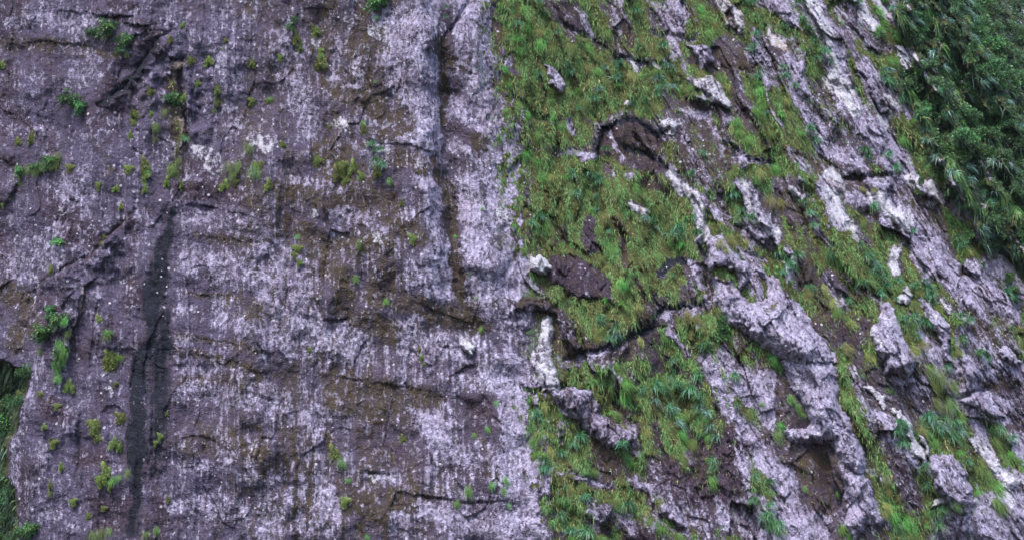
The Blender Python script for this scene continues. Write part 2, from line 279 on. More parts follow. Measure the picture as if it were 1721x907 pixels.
# --- top of the slope
poly(3, 'G', 1, [(0, 0), (150, 0), (230, 110), (300, 250), (420, 340), (640, 330), (560, 560), (300, 600), (120, 560), (0, 420)], 12); poly(3, 'L', -.6, [(0, 0), (150, 0), (230, 110), (300, 250), (420, 340), (640, 330), (560, 560), (300, 600), (120, 560), (0, 420)], 12)
poly(3, 'D', .9, [(150, 10), (300, 10), (420, 180), (395, 190), (300, 130), (220, 115)]); poly(3, 'G', -.95, [(150, 10), (320, 10), (420, 180), (395, 190), (300, 130), (220, 115)]); line(3, 'L', .8, 14, [(350, 70), (400, 170)]); line(3, 'W', .8, 6, [(300, 30), (315, 60)]); crack(3, 1, 5, [(220, 120), (310, 145), (400, 195)])
poly(3, 'D', .6, [(520, 40), (560, 60), (620, 190), (600, 270), (540, 180)]); poly(3, 'G', -.95, [(520, 40), (560, 60), (620, 190), (600, 270), (540, 180)]); line(3, 'B', .9, 30, [(500, 140), (530, 270)]); line(3, 'G', -.8, 26, [(500, 140), (530, 270)])
poly(3, 'TW', .85, [(1010, 0), (1060, 0), (1130, 60), (1145, 185), (1080, 165), (1040, 130)]); poly(3, 'G', -1, [(1010, 0), (1060, 0), (1130, 60), (1145, 185), (1080, 165), (1040, 130)])
poly(3, 'L', .7, [(640, 0), (860, 0), (880, 160), (800, 330), (760, 180), (700, 80)]); poly(3, 'G', -.8, [(640, 0), (860, 0), (880, 160), (800, 330), (760, 180), (700, 80)])
for q, c in (([(665, 290), (720, 325)], 'TW'), ([(750, 290), (795, 270)], 'W'), ([(575, 505), (605, 530)], 'TW'), ([(600, 290), (620, 340)], 'W')): line(3, c, .95, 9, q); line(3, 'G', -1, 10, q)
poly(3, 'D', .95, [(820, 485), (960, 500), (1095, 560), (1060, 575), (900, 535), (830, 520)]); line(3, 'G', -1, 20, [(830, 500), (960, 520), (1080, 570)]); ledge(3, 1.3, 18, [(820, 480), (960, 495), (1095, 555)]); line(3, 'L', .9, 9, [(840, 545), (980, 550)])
poly(3, 'D', .8, [(450, 600), (560, 590), (740, 660), (760, 850), (640, 850), (520, 790), (400, 750)]); poly(3, 'GL', -1, [(450, 600), (560, 590), (740, 660), (760, 850), (640, 850), (520, 790), (400, 750)])
line(3, 'G', -1, 24, [(400, 740), (440, 640), (500, 600), (580, 595), (680, 650), (760, 660)]); line(3, 'DS', .9, 9, [(400, 740), (440, 640), (500, 600), (580, 595), (680, 650), (760, 660)], 4); crack(3, .35, 5, [(400, 745), (440, 640), (500, 600), (580, 600), (680, 655), (760, 665)]); line(3, 'L', .85, 8, [(490, 650), (510, 720), (540, 780)]); line(3, 'B', .7, 18, [(580, 690), (700, 760)]); line(3, 'L', .5, 14, [(640, 700), (740, 800)])
line(3, 'L', .85, 14, [(290, 600), (315, 660)]); line(3, 'G', -1, 14, [(290, 600), (315, 660)]); line(3, 'D', .85, 16, [(0, 670), (200, 740), (400, 760)]); line(3, 'G', -.8, 18, [(0, 670), (200, 740), (400, 770)]); line(3, 'L', .8, 9, [(240, 765), (400, 770)])
poly(3, 'L', .8, [(-30, 650), (20, 720), (60, 850), (40, 930), (-40, 930)]); poly(3, 'G', -1, [(-60, 650), (20, 720), (60, 850), (40, 930), (-60, 930)])
for q in ([(960, 560), (1000, 650), (1030, 750)], [(840, 620), (900, 830)], [(790, 830), (840, 907)], [(940, 570), (870, 570)]): line(3, 'L', .95, 12, q); line(3, 'G', -1, 16, q)
poly(3, 'D', .55, [(860, 560), (1060, 600), (1120, 780), (1060, 907), (860, 907), (780, 700)]); poly(3, 'G', -.75, [(860, 560), (1060, 600), (1120, 780), (1060, 907), (860, 907), (780, 700)])
# --- upper right
def raise_(t, h, wd, q):
    q = tp(t, q); sl_ = box(q, wd * 3); d, _, _ = dist_line(q, WXp[sl_], WYp[sl_]); relief[sl_] += h * np.exp(-(d / wd) ** 2) * (1 + .9 * BRK[sl_])
def bare(t, wd, q, c='L', s=.9): line(t, c, s, wd * 1.35, q, wd * .8 + 2, True); line(t, 'G', -1, wd * 1.5 + 5, q, wd * .6 + 3, True); line(t, 'B', -.6, wd * 1.2, q, None, True); raise_(t, .30, wd * .8, q)
poly(4, 'G', -.75, [(200, 0), (260, 0), (380, 120), (390, 240), (460, 470), (560, 580), (640, 640), (710, 740), (710, 850), (600, 830), (400, 770), (290, 760), (270, 670), (150, 500), (110, 310), (200, 380), (330, 400), (310, 210)])
bare(4, 24, [(215, -20), (270, 80), (340, 180), (360, 280), (400, 430), (480, 560), (590, 700), (690, 830)]); bare(4, 16, [(230, 0), (300, 120), (340, 200)], 'W', .7)
bare(4, 20, [(120, 310), (180, 420), (190, 500), (270, 650), (330, 740), (470, 790)], 'L', .75); bare(4, 22, [(340, 400), (430, 470), (450, 540)], 'W', .75); bare(4, 9, [(352, 285), (375, 370)], 'W', .9); bare(4, 34, [(560, 640), (660, 780)], 'L', .6); bare(4, 10, [(590, 590), (615, 630)], 'W', .9)
bare(4, 20, [(520, 340), (560, 430), (600, 520)], 'L', .55); bare(4, 9, [(600, 470), (670, 550)], 'LW', .9); bare(4, 9, [(560, -10), (600, 40), (625, 85)], 'LW', .95); bare(4, 12, [(490, 30), (550, 130)], 'LW', .9); bare(4, 16, [(20, 10), (100, 50), (140, 90)], 'L', .75)
line(4, 'D', .8, 24, [(400, 60), (480, 160), (600, 240)]); line(4, 'G', -.85, 24, [(400, 60), (480, 160), (600, 240)]); line(4, 'L', .5, 6, [(380, 40), (440, 190)])
poly(4, 'TW', .95, [(40, 120), (70, 170), (130, 180), (125, 250), (60, 200)]); poly(4, 'G', -1, [(30, 110), (70, 160), (130, 180), (125, 250), (60, 200)]); line(4, 'D', .7, 20, [(170, 190), (190, 300), (180, 400)]); line(4, 'G', -.7, 20, [(170, 190), (190, 300), (180, 400)])
for q in ([(880, 230), (930, 300)], [(1000, 440), (1050, 500), (1090, 560)], [(1040, 385), (1100, 440)], [(950, 670), (1030, 740)], [(740, 10), (800, 60)], [(760, 270), (800, 320)], [(760, 460), (800, 500)], [(840, 720), (870, 780)], [(720, 870), (830, 907)]): bare(4, 7, q, 'TW', .9)
crack(4, 1.6, 6, [(700, 850), (600, 865), (400, 880), (280, 760)]); line(4, 'D', .9, 10, [(710, 850), (600, 870), (420, 880)]); line(4, 'G', -1, 14, [(710, 850), (600, 870), (420, 880)]); poly(4, 'BD', .7, [(60, 690), (290, 770), (380, 850), (340, 907), (150, 800)]); poly(4, 'G', -.9, [(60, 690), (290, 770), (380, 850), (340, 907), (150, 800)]); bare(4, 20, [(350, 850), (390, 907)], 'W', .6)
# --- right, mid height
for wd, q, c, s in ((16, [(720, -10), (800, 50), (880, 95)], 'LW', .85), (9, [(940, 130), (990, 180), (1060, 250), (1150, 370), (1250, 500)], 'LT', .7), (22, [(550, 70), (620, 150), (720, 210)], 'LW', .7), (20, [(720, 180), (800, 290), (880, 370), (925, 450)], 'L', .95), (18, [(310, 60), (380, 170), (430, 270), (480, 330)], 'LW', .7),
                    (14, [(650, 370), (655, 450)], 'LW', .8), (14, [(740, 290), (780, 400)], 'L', .8), (14, [(990, 510), (1130, 600), (1250, 680)], 'L', .85), (16, [(1020, 430), (1180, 590), (1240, 670)], 'L', .8), (14, [(1180, 430), (1230, 520), (1300, 560)], 'L', .8), (16, [(330, 0), (370, 50)], 'LT', .7),
                    (8, [(250, 180), (320, 290), (400, 390)], 'L', .45), (12, [(1210, 270), (1270, 380)], 'LT', .8), (16, [(0, 200), (60, 250)], 'L', .6), (8, [(890, 590), (935, 640)], 'W', .9), (12, [(760, 400), (830, 440), (800, 480)], 'L', .6), (24, [(640, 20), (700, 110)], 'L', .45), (16, [(1110, 400), (1150, 460)], 'LT', .6), (9, [(200, 90), (150, 40)], 'W', .8),
                    (14, [(440, 100), (520, 110)], 'L', .6), (16, [(330, 480), (400, 600)], 'L', .4), (16, [(900, 430), (980, 540), (1080, 640)], 'L', .5)): bare(8, wd, q, c, s)
poly(8, 'D', .8, [(240, 580), (330, 640), (420, 720), (500, 790), (460, 830), (350, 740)]); poly(8, 'G', -1, [(240, 580), (330, 640), (420, 720), (500, 790), (460, 830), (350, 740)]); poly(8, 'D', .7, [(450, 660), (560, 690), (560, 780), (490, 770)]); poly(8, 'G', -1, [(450, 660), (560, 690), (560, 780), (490, 770)])
crack(8, 1.2, 5, [(240, 170), (320, 300), (400, 390)]); poly(8, 'B', .7, [(640, 30), (900, 120), (900, 300), (760, 200)]); poly(8, 'G', -.8, [(640, 30), (900, 120), (900, 300), (760, 200)]); poly(8, 'BD', .6, [(900, 560), (1250, 700), (1287, 907), (1100, 880), (980, 700)]); poly(8, 'G', -.7, [(900, 560), (1250, 700), (1287, 907), (1100, 880), (980, 700)])
poly(8, 'G', .95, [(330, 200), (460, 300), (600, 330), (620, 470), (640, 590), (540, 640), (440, 540), (330, 400)], 10)
# --- centre of the slope
poly(7, 'G', 1, [(60, 0), (780, 0), (880, 200), (930, 390), (720, 470), (640, 780), (480, 830), (340, 860), (330, 700), (180, 560), (120, 440), (60, 330)], 10); poly(7, 'LW', -.8, [(60, 0), (780, 0), (880, 200), (930, 390), (720, 470), (640, 780), (480, 830), (340, 860), (330, 700), (180, 560), (120, 440), (60, 330)], 10)
poly(7, 'D', .95, [(180, 375), (310, 385), (480, 490), (508, 612), (350, 580), (180, 520)], 3); poly(7, 'GL', -.9, [(180, 375), (310, 385), (480, 490), (508, 612), (350, 580), (180, 520)], 3); ledge(7, .8, 14, [(185, 380), (310, 385), (480, 480)])
poly(7, 'L', .7, [(-30, 0), (35, 40), (60, 330), (90, 450), (120, 540), (0, 590), (-60, 560)]); poly(7, 'G', -1, [(-60, 0), (35, 40), (60, 330), (90, 450), (120, 540), (0, 590), (-60, 560)])
poly(7, 'BD', .8, [(-20, 590), (180, 590), (250, 640), (320, 730), (335, 830), (280, 880), (200, 860), (205, 680), (120, 650)]); poly(7, 'GL', -.9, [(-20, 590), (180, 590), (250, 640), (320, 730), (335, 830), (280, 880), (200, 860), (205, 680), (120, 650)]); ledge(7, 1.2, 24, [(-20, 600), (180, 600), (270, 670), (330, 760), (330, 860)]); line(7, 'L', .7, 14, [(250, 730), (290, 830)])
bare(7, 14, [(790, -10), (870, 70), (930, 170), (935, 300)], 'LW', .85); bare(7, 18, [(1150, 40), (1190, 160), (1290, 270)], 'LW', .65); bare(7, 10, [(600, 120), (655, 160)], 'TW', .9); bare(7, 9, [(240, 240), (200, 330)], 'D', .8); bare(7, 12, [(380, 200), (380, 340)], 'D', .8)
crack(7, 2.4, 6, [(965, 180), (940, 320), (960, 420), (968, 600)]); line(7, 'D', 1, 13, [(960, 200), (930, 330), (960, 420), (965, 600)]); line(7, 'G', -1, 15, [(960, 200), (930, 330), (960, 420), (965, 600)]); line(7, 'D', 1, 18, [(650, 20), (770, 60)]); line(7, 'G', -1, 20, [(650, 20), (770, 60)])
line(7, 'DS', .9, 14, [(720, 480), (770, 420), (850, 400)]); line(7, 'G', -1, 18, [(720, 480), (770, 420), (850, 400)]); bare(7, 9, [(870, 400), (905, 460), (935, 520)], 'L', .9)
crack(7, 1.6, 8, [(270, 890), (480, 830), (600, 770), (690, 720), (740, 640), (830, 640), (960, 620)]); line(7, 'DS', .95, 15, [(330, 870), (480, 830), (600, 770), (690, 720), (740, 640), (830, 630), (960, 615)]); line(7, 'D', 1, 24, [(270, 890), (480, 830), (600, 770), (690, 720), (740, 640), (830, 640), (960, 620)]); line(7, 'G', -1, 32, [(270, 890), (480, 830), (600, 770), (690, 720), (740, 640), (830, 640), (960, 620)]); line(7, 'L', .5, 9, [(330, 880), (480, 850), (560, 840)]); line(7, 'L', .55, 6, [(740, 660), (830, 640), (930, 640)])
poly(7, 'D', .85, [(480, 840), (680, 720), (760, 790), (700, 860), (560, 907), (400, 907)]); poly(7, 'G', -.85, [(480, 840), (680, 720), (760, 790), (700, 860), (560, 907), (400, 907)]); bare(7, 7, [(760, 650), (780, 750), (880, 870)], 'L', .6)
# --- lower slope
poly(11, 'L', .75, [(-60, 0), (60, 0), (130, 200), (60, 330), (100, 500), (150, 750), (220, 940), (-60, 940)]); poly(11, 'G', -1, [(-60, 0), (60, 0), (130, 200), (60, 330), (100, 500), (150, 750), (220, 940), (-60, 940)])
poly(11, 'G', .95, [(70, 330), (160, 300), (380, 400), (420, 560), (560, 600), (640, 640), (760, 800), (800, 940), (230, 940), (160, 750), (100, 500)], 9); poly(11, 'G', .95, [(520, 120), (940, 60), (1010, 200), (1100, 420), (1000, 680), (760, 620), (600, 420), (620, 350), (470, 260)], 9); poly(11, 'LW', -.8, [(520, 120), (940, 60), (1010, 200), (1100, 420), (1000, 680), (760, 620), (600, 420), (620, 350), (470, 260)], 9)
crack(11, 1.4, 4, [(60, 170), (120, 190), (200, 150), (310, 145)]); line(11, 'D', 1, 6, [(60, 170), (120, 190), (200, 150), (310, 145)])
poly(11, 'B', .95, [(260, 310), (380, 400), (520, 470), (545, 590), (490, 640), (400, 590), (380, 450)]); poly(11, 'GL', -1, [(260, 310), (380, 400), (520, 470), (545, 590), (490, 640), (400, 590), (380, 450)])
bare(11, 12, [(190, 310), (225, 340), (240, 420)], 'L', .8); bare(11, 12, [(220, 550), (350, 600), (480, 640)], 'DL', .6); crack(11, .9, 5, [(220, 540), (350, 590), (480, 640)])
for wd, q, c, s in ((20, [(380, 790), (560, 800), (600, 850)], 'DL', .6), (24, [(600, 890), (720, 900)], 'D', .9), (12, [(600, 630), (700, 660)], 'DL', .7), (40, [(740, 590), (860, 660), (960, 690)], 'D', .85), (38, [(1080, 430), (1100, 540), (1050, 640)], 'D', .8), (30, [(1000, 620), (1110, 690)], 'D', .8), (10, [(1020, 720), (1060, 850)], 'L', .7), (50, [(1110, 790), (1300, 860)], 'DL', .55), (18, [(960, 20), (1000, 130), (1090, 320), (1200, 420), (1290, 560)], 'L', .85), (30, [(800, 760), (900, 760)], 'D', .7), (12, [(590, 410), (610, 470)], 'L', .7), (8, [(870, 490), (890, 530)], 'L', .4)): bare(11, wd, q, c, s)
poly(11, 'L', .9, [(1080, 80), (1300, 60), (1300, 380), (1190, 290), (1100, 180)]); poly(11, 'G', -1, [(1080, 80), (1300, 60), (1300, 380), (1190, 290), (1100, 180)])
# --- lower right
poly(12, 'B', .8, [(110, 440), (300, 500), (350, 590), (280, 570), (160, 500)]); poly(12, 'G', -1, [(-40, 100), (300, 0), (430, 250), (520, 530), (600, 840), (450, 940), (100, 940), (60, 700), (-40, 500)], 10); poly(12, 'L', .75, [(-40, 480), (180, 560), (190, 720), (330, 800), (340, 940), (100, 940), (60, 720)])
for wd, q, c, s in ((22, [(600, 0), (640, 60), (680, 120)], 'L', .8), (16, [(860, -10), (940, 40), (1030, 80)], 'L', .9), (14, [(1050, 90), (1130, 100)], 'L', .9), (24, [(960, 215), (1060, 200), (1190, 290)], 'L', .95), (13, [(1060, 410), (1120, 500), (1180, 600), (1290, 620)], 'LW', .8), (10, [(1140, 540), (1200, 640), (1230, 720)], 'W', .7), (60, [(960, 860), (1200, 880)], 'L', .7), (14, [(1190, 40), (1290, 90)], 'L', .9), (16, [(1040, 290), (1090, 370)], 'L', .6), (40, [(700, 100), (800, 160)], 'D', .7), (18, [(770, 130), (790, 180)], 'L', .8), (30, [(680, 500), (720, 700)], 'D', .85), (18, [(1240, 420), (1300, 500)], 'L', .8), (30, [(1240, 200), (1300, 320)], 'D', .6), (18, [(1150, 700), (1290, 800)], 'L', .5), (10, [(560, 720), (620, 830)], 'L', .7), (24, [(1010, 60), (1100, 30)], 'B', .7)): bare(12, wd, q, c, s)
line(12, 'G', .9, 40, [(380, 60), (430, 260), (500, 430), (590, 620), (650, 760)]); crack(12, 1.2, 6, [(330, 0), (400, 260), (500, 460), (600, 700)])
crack(12, 1.6, 5, [(850, 195), (960, 205), (1040, 190), (1120, 160)]); line(12, 'D', 1, 7, [(850, 195), (960, 205), (1040, 190)])
for q in ([(0, 480), (100, 560), (240, 600)], [(420, 200), (520, 290), (640, 300)], [(700, 160), (820, 190), (900, 180)], [(560, 720), (700, 780), (840, 900)], [(1040, 700), (1150, 780), (1287, 800)]): line(3, 'DS', .9, 10, q, None, True); line(3, 'G', -1, 15, q, None, True); crack(3, 1.3, 6, q)  # darkness of the gaps painted along these cracks, next loops too
for q in ([(60, 140), (200, 200), (260, 300)], [(500, 200), (560, 300), (560, 420)], [(1000, 120), (1100, 230), (1200, 300)], [(1120, 350), (1240, 400)], [(600, 500), (660, 600), (650, 720)]): line(7, 'BD', .8, 11, q, None, True); line(7, 'G', -1, 15, q, None, True); crack(7, 1.0, 5, q)
for q in ([(520, 120), (520, 260), (600, 340)], [(700, 330), (760, 520), (820, 660)], [(860, 300), (900, 420), (960, 640)], [(160, 700), (300, 760), (480, 860)], [(640, 640), (700, 760), (860, 880)]): line(11, 'D', .9, 15, q, None, True); line(11, 'G', -1, 16, q, None, True); crack(11, 1.2, 6, q)
for q in ([(40, 300), (120, 400), (200, 540)], [(130, 60), (190, 160), (240, 300)], [(600, 60), (640, 200), (700, 330)], [(940, 420), (1040, 500), (1130, 650)], [(1000, 30), (1080, 140), (1200, 260)], [(440, 520), (560, 580), (620, 700)]): line(8, 'BD', .85, 12, q, None, True); line(8, 'G', -1, 14, q, None, True); crack(8, 1.3, 5, q)
M['G'] *= 1 - .8 * sstep(.15, .45, fbm(U / 26, PY / 55, 271, 4)) * right * (PY > 540); M['D'] += .6 * sstep(.15, .45, fbm(U / 26, PY / 55, 271, 4)) * right * (PY > 540) * (M['L'] < .6)
XB = np.interp(PY, [0, 180, 300, 430, 640, 700, 760, 907], [832, 862, 872, 884, 884, 890, 905, 936]); tb = (PX - XB) / 36; nb_ = fbm(PX / 16, PY / 26, 291, 5, .65)
ge = sstep(-.15, .35, tb * .8 + nb_ * 1.2); zone = np.exp(-(tb / 1.5) ** 4) * np.where((PY < 430) | (PY > 650), 1, 0); M['G'] = M['G'] * (1 - zone) + ge * zone * .9; M['B'] += .4 * zone * sstep(-.2, .2, nb_ + .2); M['L'] -= .35 * zone * sstep(-.1, .4, nb_ + tb * .5)
# --- the wooded flank at the far right and the deep gully at the lower left
FWX = WXp + 16 * fbm(PX / 50, PY / 60, 305, 4); FWY = WYp
FOR = [tp(4, [(700, -800)])[0], tp(4, [(630, -200)])[0], tp(4, [(660, 0)])[0], tp(4, [(740, 250)])[0], tp(4, [(700, 400)])[0], tp(4, [(800, 640)])[0], tp(4, [(860, 800)])[0], tp(8, [(900, 20)])[0], tp(8, [(1000, 150)])[0], tp(8, [(1090, 330)])[0], tp(8, [(1230, 370)])[0], tp(8, [(1420, 600)])[0], (2200, 900), (2200, -500)]
sl_ = box(FOR, 0); ins = inside(FOR, FWX, FWY); dd, _, _ = dist_line(FOR, FWX, FWY); fo = sstep(-6, 6, np.where(ins, dd, -dd))
forest = fo
M['G'] = np.maximum(M['G'], np.exp(-((U - 838) / 26) ** 2) * (PY < 420) * sstep(.0, .5, fbm(PX / 22, PY / 34, 303, 5, .6)))
M['G'] *= 1 - fo; M['L'] += fo * .3
M['G'] = np.maximum(M['G'], fo * sstep(-.62, -.35, fbm(U / 14, PY / 80, 301, 4)))
GUL = [tp(9, [(130, 60)])[0], tp(9, [(150, 120)])[0], tp(9, [(100, 250)])[0], tp(9, [(45, 480)])[0], tp(9, [(38, 600)])[0], tp(9, [(78, 660)])[0], tp(9, [(80, 800)])[0], tp(9, [(110, 930)])[0], (60, 1300), (-600, 1300), (-600, 560), (-30, 590), (20, 610)]
ins = inside(GUL, WXp, WYp); dg, _, _ = dist_line(GUL, PX * .3 + WXp * .7, PY * .3 + WYp * .7); gully = np.where(ins, dg, -dg); gul = sstep(-2, 5, gully)
M['G'] = M['G'] * (1 - gul) + gul; M['L'] *= (1 - .8 * gul)

fs = fbm(U / 3.2, PY / 45, 811, 4, .65); fs2 = fbm(U / 7, PY / 18, 813, 4, .65)
M['B'] = np.minimum(M['B'], .74) + .16 * fs2 * (M['B'] > .3); M['W'] = np.minimum(M['W'], np.where(PX < 850, .44, .64)) + (.25 * fs2 + .2 * BRK) * (M['W'] > .25); M['D'] += (1 - right) * np.clip(.7 * fbm(PX / 75, PY / 110, 833, 4) - .12, 0, .75) * np.interp(PX, [300, 500], [1, .45]); M['L'] -= (1 - right) * .5 * np.clip(fbm(PX / 75, PY / 110, 833, 4) - .15, 0, .6)
M['L'] = np.where((M['B'] > .4) | (M['D'] > .5), np.maximum(M['L'], .16 * (1 + right * 0 + (1 - right) * .9) * (1 - M['S']) * (1 - gul) * (1 - M['G'])), M['L'])
M['L'] = np.minimum(M['L'], np.interp(PX, [300, 640, 760, 900], [.60, .66, .80, .82])) + (.16 * fs + .16 * fs2) * (M['L'] > .02) * (1 - M['S']); M['S'] = M['S'] * (1.0 + .35 * dst + .15 * fs2); M['D'] += np.clip(-.30 * fs2 + .1, 0, .4) * right; M['W'] += right * np.clip(.5 * fbm(U / 16, PY / 70, 815, 4) - .12, 0, .6) * np.interp(U, [1050, 1250, 1500], [0, 1, 1]) * (M['L'] > .5)
for k in M: M[k] = np.clip(M[k], 0, 1)
# lichen cover rises on stone that faces up, falls where it overhangs
M['L'] = np.clip(M['L'] + np.clip(slope, -.6, .5) * .16 * (M['L'] > .03), 0, 1)

# ------------------------------------------------------------------ surface position
def gauss_like(a):
    k = 9; c = np.cumsum(np.pad(a, ((k + 1, k), (0, 0)), 'edge'), 0); a = (c[2 * k + 1:] - c[:-2 * k - 1]) / (2 * k + 1); c = np.cumsum(np.pad(a, ((0, 0), (k + 1, k)), 'edge'), 1); return (c[:, 2 * k + 1:] - c[:, :-2 * k - 1]) / (2 * k + 1)
def base_y(px, py, u):
    z = 8 + (907 - py) * 0.043
    lean = np.interp(u, [0, 700, 1000, 1500], [.05, .08, .30, .42])
    y = 92 + lean * (z - 8) + np.clip((px - 1250) / 470, 0, 9) ** 2 * 7
    y = y + 55 * sstep(1560, 1850, u) + 60 * sstep(1660, 1780, u)
    y = y + 2.5 * np.clip((260 - px) / 260, 0, 2) ** 2
    return y
relief *= 1 - .30 * right
YB = base_y(PX, PY, U) - relief + gul * (1.5 + 5 * sstep(0, 45, gully)) - 1.2 * M['L'] * 0
YS = base_y(PX, PY, U) - (relief * .45 + .5 * gauss_like(relief))
YB = YB - fo * 2.0 * fbm(PX / 28, PY / 28, 401, 4) - fo * (2.8 * ridged(U / 60, PY / 330, 402, 3) + 2 * fbm(U / 25, PY / 60, 403, 3))
F_ = np.array([0, math.cos(PITCH), math.sin(PITCH)]); U_ = np.array([0, -math.sin(PITCH), math.cos(PITCH)])
def to_world(px, py, y):
    a = (px - W0 / 2) / FPX; b = (H0 / 2 - py) / FPX
    dy = F_[1] + b * U_[1]; dz = F_[2] + b * U_[2]; t = y / dy
    return np.stack([a * t + CAM[0], y + CAM[1], dz * t + CAM[2]], -1)
P = to_world(PX, PY, YB)
du = np.gradient(P, axis=1); dv = np.gradient(P, axis=0)
N = np.cross(dv, du); N /= np.linalg.norm(N, axis=-1, keepdims=True) + 1e-9
N = np.where(N[..., 1:2] > 0, -N, N)
def idx(px, py):
    return np.clip(((py - ys[0]) / STEP).round().astype(int), 0, NY - 1), np.clip(((px - xs[0]) / STEP).round().astype(int), 0, NX - 1)

# ------------------------------------------------------------------ materials
class NB:
    def __init__(s, name):
        s.m = bpy.data.materials.new(name); s.m.use_nodes = True; s.t = s.m.node_tree; s.t.nodes.clear(); s.l = s.t.links
    def n(s, typ, **k):
        o = s.t.nodes.new(typ)
        for a, b in k.items(): setattr(o, a, b)
        return o
    def put(s, sock, v):
        if isinstance(v, bpy.types.NodeSocket): s.l.new(v, sock)
        else: sock.default_value = v
    def math(s, op, a, b=0.0, c=None, clamp=False):
        o = s.n('ShaderNodeMath', operation=op, use_clamp=clamp); s.put(o.inputs[0], a); s.put(o.inputs[1], b)
        if c is not None: s.put(o.inputs[2], c)
        return o.outputs[0]
    def mix(s, f, a, b):
        o = s.n('ShaderNodeMix', data_type='RGBA'); s.put(o.inputs[0], f); s.put(o.inputs[6], a if not isinstance(a, tuple) else (*a, 1)); s.put(o.inputs[7], b if not isinstance(b, tuple) else (*b, 1)); return o.outputs[2]
    def noise(s, vec, sc, det=4, rough=.6, out=0):
        o = s.n('ShaderNodeTexNoise'); s.l.new(vec, o.inputs['Vector']); o.inputs['Scale'].default_value = sc; o.inputs['Detail'].default_value = det; o.inputs['Roughness'].default_value = rough
        return s.math('MULTIPLY_ADD', o.outputs[0], 2.6, -.8, clamp=True)
    def thresh(s, mask, n, soft=.14):
        """share of the surface covered = mask, broken up by the noise"""
        a = s.math('ADD', n, mask); a = s.math('SUBTRACT', a, 1 + soft * 0.0); a = s.math('DIVIDE', a, soft); return s.math('ADD', a, .5, clamp=True)

